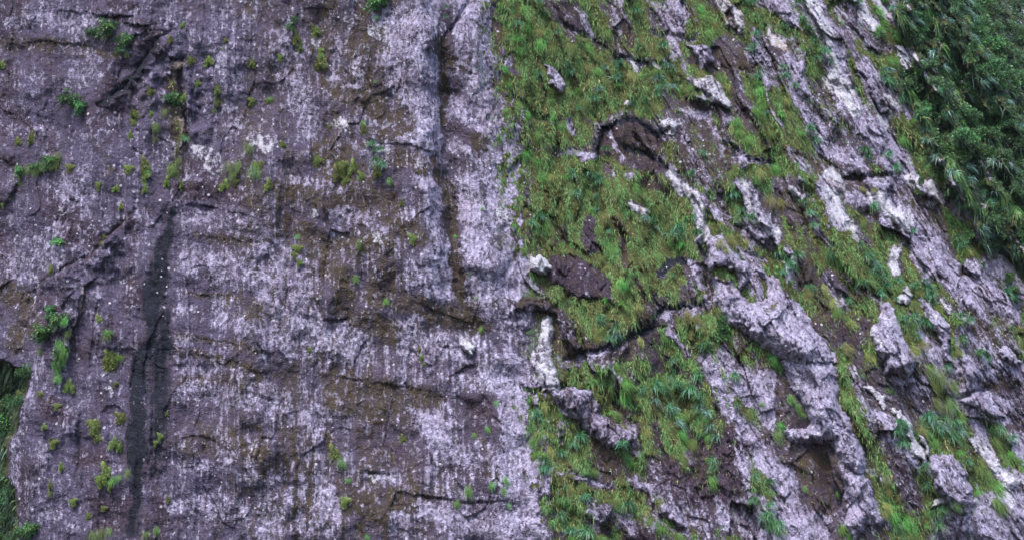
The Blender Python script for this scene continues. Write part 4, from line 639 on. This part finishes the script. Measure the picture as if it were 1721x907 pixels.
FLAX = [flax_mesh(s, G_FLAX) for s in range(4)] ; SILV = [flax_mesh(s + 10, G_SILV, 60, .08) for s in range(3)]; BRFX = [flax_mesh(s + 20, G_BRIG, 80, .055) for s in range(3)]
GRAS = [grass_mesh(s, G_GRAS, 170, .028) for s in range(4)]; YELL = [grass_mesh(s + 30, G_YELL) for s in range(3)]; BRGR = [grass_mesh(s + 50, G_BRIG) for s in range(3)]
MOSS = [moss_mesh(s, G_YELL + G_GRAS) for s in range(4)]; DSHR = [shrub_parts(s, G_DARK) for s in range(4)]; BSHR = [shrub_parts(s + 9, G_BRIG[:2] + G_DARK + G_FLAX[:3] + [(.05, .15, .04)]) for s in range(3)]; FERN = [fern_mesh(s, G_BRIG + G_FLAX[:1]) for s in range(3)]
KIND = {'flax': ('flax_clump', 'flax clump', 'green flax', 'flax clumps growing on the cliff', FLAX, M_FLAX), 'silver': ('flax_clump', 'flax clump', 'blue green flax', 'blue green flax clumps on the cliff', SILV, M_FLAX),
        'bflax': ('flax_clump', 'flax clump', 'bright green flax', 'bright flax clumps on the cliff', BRFX, M_FLAX), 'grass': ('grass_tussock', 'grass tussock', 'hanging grass tussock', 'hanging grass tussocks on the cliff', GRAS, 0),
        'yell': ('grass_tussock', 'grass tussock', 'yellow green grass tussock', 'yellow green grass tussocks on the cliff', YELL, 0), 'bgrass': ('grass_tussock', 'grass tussock', 'bright green grass tuft', 'bright green grass tussocks on the cliff', BRGR, 0),
        'moss': ('moss_cushion', 'moss cushion', 'yellow green moss cushion', 'moss cushions on the bare rock face', MOSS, 0), 'fern': ('fern', 'fern', 'bright green fern', 'ferns rooted in the rock', FERN, 0),
        'shrub': ('leafy_shrub', 'shrub', 'dark leafy shrub', 'dark shrubs of the wooded flank', DSHR, 1), 'bshrub': ('leafy_shrub', 'shrub', 'fresh green shrub', 'green shrubs on the cliff', BSHR, 1)}
plants = []     # (kind, photo x, photo y, radius px, label or None)
def pl(t, kind, items):
    for it in items:
        x, y = tp(t, [(it[0], it[1])])[0]; plants.append((kind, x, y, it[2] / TS, it[3] if len(it) > 3 else None))
pl(1, 'bshrub', [(530, 145, 60, 'bushy green shrub under the dark overhang at the upper left'), (470, 165, 38, 'small shrub on the left flank of the bushy overhang shrub'), (620, 195, 40, 'low shrub just right of the bushy overhang shrub'), (595, 225, 32), (365, 500, 50, 'rounded green shrub at the lower end of the diagonal crease'), (410, 528, 38, 'low green shrub touching the diagonal crease'), (845, 490, 48, 'dark shrub wedged in the top of the vertical cleft')])
pl(1, 'bshrub', [(120, 845, 34), (190, 825, 32), (262, 795, 36), (230, 815, 30)]); pl(1, 'flax', [(345, 445, 22), (900, 690, 30), (600, 250, 24)]); pl(1, 'grass', [(100, 850, 38), (150, 838, 38), (200, 828, 40), (250, 800, 44), (290, 785, 44), (270, 820, 36), (175, 850, 30), (755, 630, 42), (770, 690, 30), (810, 560, 32), (850, 840, 48), (1220, 740, 52), (1250, 850, 55), (1180, 830, 50), (1130, 830, 46), (1150, 870, 42), (880, 800, 30)])
pl(1, 'moss', [(655, 565, 42), (655, 610, 26), (710, 820, 46), (715, 870, 36), (940, 300, 26), (970, 410, 26), (1070, 440, 32), (1072, 500, 28), (1030, 300, 30), (910, 480, 24), (900, 130, 18), (840, 195, 20), (160, 680, 34), (630, 835, 26), (620, 270, 18), (740, 450, 26), (1240, 310, 26), (1050, 545, 20), (350, 830, 30), (10, 320, 26), (835, 850, 34), (740, 560, 18), (1110, 200, 16), (1240, 500, 26), (90, 700, 22), (640, 670, 20)]); pl(1, 'bgrass', [(1105, 240, 18), (900, 680, 24)])
pl(2, 'bshrub', [(585, 20, 50, 'green shrub at the top edge above the white rock patch'), (640, 10, 40), (175, 130, 30)]); pl(2, 'flax', [(575, 710, 44), (610, 745, 42), (590, 800, 44), (620, 820, 40), (925, 40, 24), (925, 90, 24)]); pl(2, 'bgrass', [(592, 92, 20), (585, 405, 16), (655, 890, 22), (1118, 150, 14), (1220, 345, 32), (1240, 420, 26), (1222, 555, 28), (1210, 650, 14), (75, 490, 22), (325, 280, 26), (530, 615, 26)])
pl(2, 'moss', [(200, 190, 34), (215, 235, 30), (290, 160, 42), (320, 310, 44), (340, 330, 26), (120, 280, 22), (365, 632, 16), (530, 640, 34), (590, 850, 36), (430, 830, 60), (400, 860, 50), (480, 830, 44), (520, 870, 26), (20, 820, 36), (300, 790, 34), (320, 250, 20), (60, 500, 18), (130, 715, 20)])
pl(5, 'fern', [(290, 312, 44, 'small green fern with dark roots hanging on the left buttress'), (535, 755, 38), (730, -30, 20)]); pl(5, 'bshrub', [(260, 645, 30), (260, 680, 26), (240, 745, 52, 'green shrub midway down the left buttress'), (310, 690, 46), (215, 760, 40)]); pl(5, 'bgrass', [(305, 820, 44), (325, 850, 44), (310, 890, 42), (325, 700, 30), (590, 880, 22)]); pl(5, 'moss', [(255, 450, 24), (560, 885, 44), (540, 870, 36), (490, 35, 26), (570, 50, 22), (715, 55, 26), (820, 20, 28), (885, 30, 26), (595, 140, 18), (510, 290, 20), (500, 320, 18), (1110, 40, 34), (1160, 20, 26), (15, 130, 20), (55, 95, 16), (100, 15, 24), (490, 690, 22)]); pl(5, 'grass', [(530, 770, 38), (340, 760, 32), (200, 850, 30)])
pl(9, 'bshrub', [(140, 75, 40), (150, 860, 48, 'green shrub at the foot of the left rock edge'), (180, 850, 38), (290, 20, 36)]); pl(9, 'bgrass', [(290, 70, 38), (290, 115, 34), (280, 5, 36), (560, 620, 34), (580, 605, 26), (765, 865, 30)]); pl(9, 'moss', [(340, 150, 32), (540, 20, 44), (530, 60, 36), (600, 305, 36), (470, 345, 38), (485, 400, 26), (560, 435, 36), (590, 445, 28), (265, 430, 26), (305, 550, 20), (250, 640, 22), (250, 680, 16), (520, 580, 44), (490, 620, 34), (540, 640, 30), (510, 750, 18), (435, 795, 22), (785, 400, 24), (765, 430, 20), (825, 710, 18), (280, 250, 18), (365, 720, 20), (95, 190, 22), (200, 190, 18), (565, 140, 20), (220, 350, 16), (820, 285, 14)]); pl(9, 'grass', [(625, 580, 28), (500, 880, 40), (460, 890, 34), (710, 885, 32), (540, 870, 30)])
pl(6, 'moss', [(205, 350, 28), (215, 415, 22), (190, 380, 18), (515, 345, 26), (60, 35, 34), (440, 10, 30), (265, 840, 14), (805, 840, 18), (815, 880, 18), (720, 120, 18), (770, 300, 30)]); pl(6, 'bgrass', [(520, 325, 36), (490, 500, 28), (640, 610, 24), (650, 20, 22), (1045, 475, 16), (1085, 590, 14), (1110, 740, 22), (985, 290, 18), (210, 292, 24), (1115, 150, 14)])
pl(10, 'moss', [(385, 490, 42), (720, 410, 20), (820, 10, 14), (825, 40, 12), (440, 720, 30)]); pl(10, 'bgrass', [(425, 530, 34), (455, 615, 20), (1045, 670, 36, 'round bright grass tuft on the brown crack, bottom middle'), (985, 735, 26), (1170, 640, 32), (1220, 620, 34), (1215, 670, 26), (1250, 740, 20), (1180, 235, 22), (1140, 360, 20), (1150, 375, 16), (1075, 395, 16), (550, 895, 18)])
pl(3, 'flax', [(220, 170, 36), (260, 320, 48), (290, 360, 40), (130, 20, 36), (540, 320, 54), (520, 390, 44), (550, 370, 46), (640, 230, 44), (740, 230, 44), (600, 60, 44), (1130, 10, 46), (1180, 20, 40), (1200, 240, 52), (1190, 180, 44), (1210, 340, 52), (1215, 380, 44), (740, 440, 48), (700, 470, 40), (460, 740, 36), (640, 490, 34), (900, 850, 40), (940, 760, 34), (380, 860, 54), (420, 880, 44), (300, 870, 44)]); pl(3, 'silver', [(760, 330, 48), (710, 390, 46), (780, 430, 40), (420, 440, 34), (460, 340, 34), (1260, 560, 30)]); pl(3, 'bgrass', [(940, 100, 56), (960, 180, 56), (920, 60, 50), (1100, 610, 48), (1120, 660, 44), (1220, 460, 60), (1240, 520, 60), (1200, 560, 50), (50, 60, 50), (70, 150, 50), (140, 230, 50), (30, 250, 46), (200, 580, 48), (240, 630, 44), (60, 770, 46)])
pl(7, 'flax', [(120, 190, 54), (90, 230, 44), (430, 20, 48), (440, 90, 40), (320, 80, 44), (680, 220, 44), (820, 250, 54), (800, 280, 48), (1090, 80, 52), (1150, 160, 52), (1170, 200, 46), (530, 730, 60), (480, 790, 50), (440, 690, 44), (950, 820, 48), (260, 620, 40), (780, 900, 40)]); pl(7, 'bshrub', [(1020, 745, 44, 'fresh green bush on the crest right of the black band'), (1050, 740, 38), (960, 830, 40)]); pl(7, 'silver', [(640, 200, 34), (700, 250, 34), (510, 770, 40)]); pl(7, 'yell', [(1010, 340, 40), (1040, 375, 34), (1145, 330, 34), (620, 810, 40), (860, 680, 44), (900, 700, 40)])
pl(11, 'flax', [(320, 400, 56), (300, 440, 48), (150, 520, 56), (170, 560, 48), (235, 480, 40), (110, 290, 48), (140, 300, 40), (640, 160, 42), (690, 150, 52), (740, 170, 46), (780, 110, 50), (820, 140, 44), (760, 260, 44), (900, 100, 52), (890, 170, 60), (930, 190, 54), (560, 730, 52), (540, 760, 44), (380, 880, 60), (290, 860, 44), (230, 790, 40), (370, 700, 40), (980, 520, 44), (1010, 560, 44), (1180, 600, 44), (1250, 620, 44), (1190, 710, 40), (540, 440, 38), (250, 640, 38), (1090, 100, 38), (1100, 240, 34)]); pl(11, 'silver', [(780, 270, 46), (800, 340, 48), (930, 250, 50), (960, 280, 40), (985, 350, 44), (1015, 400, 44), (690, 220, 36)]); pl(11, 'bgrass', [(560, 150, 54), (560, 210, 48), (150, 400, 44), (110, 430, 44), (760, 820, 50), (720, 860, 48), (980, 620, 44), (1230, 240, 20), (1100, 110, 34)])
pl(12, 'flax', [(650, 380, 52), (690, 350, 46), (690, 440, 50), (660, 330, 44), (820, 300, 54), (880, 320, 54), (940, 340, 50), (860, 370, 54), (930, 410, 48), (1130, 350, 50), (1165, 370, 46), (1230, 410, 46), (870, 780, 52), (900, 760, 44), (860, 840, 50), (40, 790, 52), (70, 830, 44), (30, 740, 44), (800, 560, 40), (830, 640, 40), (650, 850, 48), (900, 60, 40), (1110, 10, 40)]); pl(12, 'silver', [(960, 375, 38), (880, 360, 44), (840, 330, 44), (790, 540, 36)]); pl(12, 'grass', [(830, 80, 54), (880, 120, 58), (930, 160, 50), (840, 160, 48), (850, 250, 52), (920, 250, 56), (970, 310, 50), (980, 400, 40), (1070, 570, 50), (1100, 600, 44), (1150, 730, 52), (1190, 760, 50), (600, 620, 44)]); pl(12, 'bgrass', [(140, 220, 36), (170, 260, 32), (200, 290, 26), (70, 400, 44), (90, 350, 34), (55, 820, 52), (80, 860, 46), (400, 860, 44), (430, 890, 40), (380, 680, 22), (210, 660, 22), (640, 800, 50), (710, 830, 48), (930, 740, 40)])
pl(8, 'flax', [(80, 360, 52), (120, 390, 56), (160, 380, 50), (130, 440, 52), (100, 470, 40), (540, 140, 44), (740, 250, 34), (700, 690, 52), (740, 690, 56), (790, 710, 50), (770, 530, 52), (820, 540, 50), (840, 580, 46), (970, 680, 50), (1010, 700, 44), (1200, 550, 50), (1220, 590, 44), (960, 300, 44), (990, 330, 40), (470, 340, 44), (510, 390, 50), (560, 450, 50), (590, 490, 46), (500, 510, 46), (560, 570, 44), (600, 530, 44), (420, 610, 40), (230, 180, 40), (250, 240, 38), (210, 120, 38), (350, 380, 40), (980, 790, 44), (1080, 860, 44), (1110, 60, 40), (1240, 340, 44), (660, 500, 40)]); pl(8, 'silver', [(540, 420, 46), (800, 510, 44), (1080, 240, 46), (1060, 190, 46), (1100, 290, 44), (1180, 160, 36)]); pl(8, 'yell', [(560, 60, 26), (300, 560, 44), (350, 620, 44), (440, 720, 44), (420, 840, 44), (540, 880, 44), (50, 660, 40), (20, 690, 36), (720, 860, 44), (790, 820, 40), (490, 60, 30), (90, 130, 50), (40, 120, 50)])
pl(4, 'flax', [(430, 10, 44), (470, 20, 40), (100, 140, 40), (270, 200, 48), (300, 260, 50), (260, 290, 44), (130, 380, 50), (150, 430, 44), (100, 340, 40), (590, 370, 44), (640, 400, 52), (600, 400, 48), (230, 640, 50), (255, 690, 44), (500, 740, 44), (520, 780, 40), (620, 770, 48), (640, 830, 48), (170, 20, 52), (190, 110, 50), (220, 150, 46), (700, 500, 50), (680, 480, 46), (780, 590, 46), (570, 180, 44)]); pl(4, 'silver', [(650, 420, 48), (620, 350, 44), (860, 260, 44), (830, 290, 44), (880, 340, 40), (790, 640, 44), (820, 700, 44), (930, 700, 44), (350, 300, 30), (950, 200, 40), (1000, 820, 50), (1060, 860, 44), (870, 780, 44)])
# seeded extra growth, thicker where the turf and the wood are thick
rs = np.random.default_rng(99)
def scatter(n, weight, mind, kinds, rad, lim=(0, 1721, 0, 907)):
    got = 0; tries = 0; pts = [(p[1], p[2]) for p in plants]
    while got < n and tries < n * 60:
        tries += 1; x = rs.uniform(lim[0], lim[1]); y = rs.uniform(lim[2], lim[3]); i, j = idx(np.array(y) * 0 + x, np.array(y))
        i = int(min(NY - 1, max(0, round((y - ys[0]) / STEP)))); j = int(min(NX - 1, max(0, round((x - xs[0]) / STEP))))
        if rs.random() > weight[i, j]: continue
        if any(abs(a - x) < mind and abs(b - y) < mind for a, b in pts): continue
        pts.append((x, y)); plants.append((kinds[rs.integers(len(kinds))], x, y, rad * rs.uniform(.7, 1.35), None)); got += 1
slopeG = M['G'] * (1 - forest) * (1 - gul) * np.maximum(right, (PX > 790) * 1.0)
scatter(150, slopeG ** 2, 9, ['grass', 'bgrass', 'yell', 'grass'], 12)
scatter(45, slopeG ** 2, 9, ['flax', 'bflax', 'bflax'], 12)
fw = forest * (M['G'] > .45) * (1 - .25 * (fbm(U / 25, PY / 60, 611, 3) > .55))
nearw = fw * (U < 1640)
scatter(240, fw * sstep(-.5, .3, fbm(U / 22, PY / 60, 404, 3)), 8, ['shrub', 'shrub', 'shrub', 'bshrub'], 14, (1440, 1760, -20, 560)); scatter(70, nearw, 8, ['flax', 'silver', 'silver', 'bflax'], 13, (1480, 1730, 0, 540))
near_wood = np.clip(np.exp(-(np.where(fo > .5, 0, dd) / 45) ** 2) * (1 - fo) * (PX > 1480), 0, 1) * (.25 + .75 * M['G'])
scatter(26, near_wood, 9, ['shrub', 'bshrub', 'flax'], 12)
scatter(40, gul, 7, ['shrub', 'shrub', 'bshrub'], 17, (-40, 45, 560, 930))

LM = [('the bushy overhang shrub', 182, 50), ('the diagonal crease', 215, 140), ('the vertical cleft', 312, 200), ('the left edge grass ledge', 60, 285), ('the patch beside the cleft', 350, 265), ('the long grey seepage streak', 262, 480), ('the foot of the streak', 240, 790),
      ('the left buttress edge', 110, 560), ('the lower left gully', 12, 720), ('the white patch up top', 632, 52), ('the mossy middle face', 632, 265), ('the long crack above centre', 748, 170), ('the lavender panel', 715, 400), ('the small white ledge blocks', 640, 805), ('the small bright boulder', 788, 575),
      ('the lower brown moss band', 600, 660), ('the arched white scar', 842, 360), ('the brown bottom crack', 830, 842), ('the olive patch up top', 850, 50), ('the lone pale slab', 932, 132), ('the dark arch', 1050, 225), ('the cream topped ledge', 1175, 145), ('the tan rock panel', 1228, 35), ('the purple grey knob', 1180, 95),
      ('the white boulder knob', 906, 440), ('the dark triangular slab', 975, 470), ('the white rock wedge', 1120, 205), ('the black winding band', 1085, 560), ('the black cleft', 1185, 400), ('the white rock tongue', 912, 590), ('the dark speckled shield', 980, 680), ('the brown hollow', 1020, 780), ('the lavender prow', 1215, 420), ('the largest lavender buttress', 1290, 540), ('the long lavender spine', 1400, 680),
      ('the broad purple foot', 1440, 850), ('the pointed rock horn', 1498, 550), ('the pale rock fin', 1580, 560), ('the thin white blade', 1530, 730), ('the bulging purple rock', 1600, 820), ('the flat pale shoulder', 1645, 690), ('the bright white nub', 1520, 100), ('the narrow rock rib', 1475, 150), ('the white rock brow', 1555, 315), ('the grey tan rib', 1690, 375), ('the tan scar in the wood', 1648, 165),
      ('the upper right rock scar', 1308, 65), ('the long white rock stripe', 1400, 110), ('the top right corner', 1700, 30), ('the upper right edge', 1700, 220), ('the lower right corner', 1690, 870), ('the dark lower pit', 1170, 800), ('the bottom of the slope', 1000, 880), ('the slanting pale slab', 1275, 370), ('the middle green slope', 1010, 350)]
SIZE = lambda r: 'tiny' if r < 8 else ('small' if r < 13 else ('medium' if r < 18 else 'large'))
def where(x, y):
    nm, lx, ly = min(LM, key=lambda q: (q[1] - x) ** 2 + (q[2] - y) ** 2); dx, dy = x - lx, y - ly
    if math.hypot(dx, dy) < 14: return 'right at ' + nm
    return ('right of ' if dx > 0 else 'left of ') + nm if abs(dx) > abs(dy) else ('below ' if dy > 0 else 'above ') + nm
groups = {}
for k, p in enumerate(plants):
    x, y = p[1], p[2]; ln = SIZE(p[3]) + ' ' + KIND[p[0]][2] + ' ' + where(x, y) if p[4] is None else p[4]
    groups.setdefault(ln, []).append(k)
ORD = ['nearest', 'second nearest', 'third nearest', 'fourth nearest', 'fifth nearest', 'sixth nearest', 'seventh nearest', 'eighth nearest', 'ninth nearest', 'tenth nearest']
labels = {}
for ln, ks in groups.items():
    if len(ks) == 1: labels[ks[0]] = ln; continue
    def dd_(k): nm, lx, ly = min(LM, key=lambda q: (q[1] - plants[k][1]) ** 2 + (q[2] - plants[k][2]) ** 2); return math.hypot(plants[k][1] - lx, plants[k][2] - ly)
    for o_, k in enumerate(sorted(ks, key=dd_)): labels[k] = (ORD[o_] + ' ' if o_ < len(ORD) else 'outlying ') + ln
cnt = {}
for k, (kind, x, y, r, lab) in enumerate(plants):
    nm, cat, _, grp, protos, flag = KIND[kind]; cnt[nm] = cnt.get(nm, 0) + 1
    i, j = idx(np.array([x]), np.array([y])); i, j = int(i[0]), int(j[0]); pos = P[i, j] + N[i, j] * (.18 if 'fl' in kind or kind == 'silver' else .05)
    if occupied[i, j]: pos = pos - np.array([0, .9, 0])
    depth = P[i, j, 1]; s = r * depth / FPX * {'shrub': 1.08, 'bshrub': 1.2, 'moss': .95, 'fern': 1.2, 'flax': 1.05, 'bflax': 1.0, 'silver': 1.05}.get(kind, .95)
    me = protos[int(rs.integers(len(protos)))]; props = dict(label=labels[k], category=cat, group=grp)
    nrm = N[i, j]; tilt = math.atan2(nrm[0], -nrm[1]) * .6 + rs.uniform(-.35, .35); roll = rs.uniform(-.25, .25)
    if kind in ('grass', 'yell', 'bgrass'): roll += -.35 * float(np.interp(x, [800, 1000, 1600], [0, .3, 1.0])) * -1 * -1
    if isinstance(me, tuple):
        e = link(nm, None, **props); f = link('foliage', me[0], e); st_ = link('stem', me[1], e); o = e
    else: o = link(nm, me, **props)
    o.location = pos; o.rotation_euler = (0, roll, tilt); sx = s * (rs.uniform(.6, 1.5) if kind == 'moss' else rs.uniform(.85, 1.15)); o.scale = (sx, s, s * rs.uniform(.9, 1.2))
print('plants', cnt)

# ------------------------------------------------------------------ turf that nobody could count
def sample(weight, n, lim=(-250, 1970, -220, 1120)):
    m = (PX > lim[0]) & (PX < lim[1]) & (PY > lim[2]) & (PY < lim[3]); wgt = (weight * m).ravel().astype(np.float64); wgt /= wgt.sum()
    k = np.random.default_rng(5).choice(wgt.size, n, p=wgt); return k
def turf(name, weight, n, length, width, label, cat, segs=3, dead=.05, dark=False, seed=1):
    rs = np.random.default_rng(seed); k = sample(weight, n); p = P.reshape(-1, 3)[k] + rs.normal(size=(n, 3)) * .06; nn = N.reshape(-1, 3)[k]; dep = P.reshape(-1, 3)[k, 1] / 95
    u = U.ravel()[k]; y = PY.ravel()[k]; x = PX.ravel()[k]
    lowf = fbm(u / 40, y / 90, 701 + seed, 4); fl = fbm(u / 9, y / 60, 711 + seed, 3); cl = fbm(x / 14, y / 14, 721 + seed, 3)
    d = nn * .8 + rs.normal(size=(n, 3)) * .35 + np.array([0, 0, .25]); kk = np.interp(u, [800, 1100, 1600], [.1, .34, .62]); d[:, 0] += kk * .55
    L = length * rs.uniform(.55, 1.4, n) * dep * (1 + .45 * np.clip(cl, -1, 1)); ex = np.clip(.5 + .55 * lowf + .25 * rs.normal(size=n), 0, 1)[:, None]
    if not dark:
        c = (1 - ex) * np.array([.19, .265, .090]) + ex * np.array([.11, .27, .075]); c = np.where((fl + .4 * rs.normal(size=n) > .75)[:, None], np.array([.24, .20, .09]), c); c = np.where((rs.random(n) < dead)[:, None], np.array([.32, .30, .15]), c)
        c = np.where((cl + .3 * rs.normal(size=n) > .75)[:, None], np.array([.08, .25, .07]), c)
    else:
        c = (1 - ex) * np.array([.020, .048, .024]) + ex * np.array([.030, .075, .040]); c = np.where((rs.random(n) < .12)[:, None], np.array([.07, .12, .05]), c); c = np.where((rs.random(n) < .10)[:, None], np.array([.09, .17, .14]), c)
    c = c * (1 + .2 * rs.normal(size=(n, 1)) + .3 * np.clip(fbm(u / 5, y / 40, 731 + seed, 3), -1, 1)[:, None]).clip(.35, 2)
    me = _mk(name, strips(p, d, L, width * rs.uniform(.6, 1.4, n) * dep, rs.uniform(.9, 2.2, n), c, segs, rs=rs), M_TURF); return link(name, me, kind='stuff', label=label, category=cat)
out = 1 - occupied
turf('hanging_grass', slopeG * out * (.03 + .97 * sstep(-.25, .35, fbm(U / 9, PY / 50, 731, 4))), 215000, .18, .040, 'yellow green grass hanging down the right slope in streaks', 'grass')
turf('undergrowth', forest * (M['G'] > .5), 60000, .42, .12, 'dark leafy undergrowth between the shrubs of the wooded flank', 'undergrowth', 2, dark=True, seed=3)
strip = forest * (fbm(U / 14, PY / 140, 405, 4) > .45) * (U < 1640)
turf('grass_strips', strip, 26000, .5, .07, 'paler green grass strips running down through the wooded flank', 'grass', seed=8)
turf('gully_undergrowth', gul, 16000, .35, .14, 'dark green leaves filling the gully at the lower left', 'undergrowth', 2, dark=True, seed=4)
sparse = np.clip(M['G'] + .10 * right * (1 - forest) * (1 - gul) * (M['L'] < .5) * (fbm(U / 20, PY / 40, 741, 4) > .2), 0, .25) * (1 - forest) * (1 - gul) * out
turf('rock_moss', sparse, 22000, .20, .06, 'thin moss and short grass on the rock ledges', 'moss', 2, dead=.2, seed=6)

# ------------------------------------------------------------------ damp air between the viewer and the far flank
lo = np.array([-140.0, -12.0, -40.0]); hi = np.array([260.0, 420.0, 200.0])
hv = np.array([[x, y, z] for x in (lo[0], hi[0]) for y in (lo[1], hi[1]) for z in (lo[2], hi[2])]); hf = np.array([[0, 1, 3, 2], [4, 6, 7, 5], [0, 4, 5, 1], [2, 3, 7, 6], [0, 2, 6, 4], [1, 5, 7, 3]])
hb = NB('damp_air'); pv = hb.n('ShaderNodeVolumePrincipled'); pv.inputs['Density'].default_value = .00005; pv.inputs['Color'].default_value = (.80, .87, 1, 1); ho = hb.n('ShaderNodeOutputMaterial'); hb.l.new(pv.outputs[0], ho.inputs['Volume'])
link('haze', make_mesh('haze', hv, hf, hb.m, smooth=False), kind='stuff', label='thin bluish damp air in front of the far wooded flank')
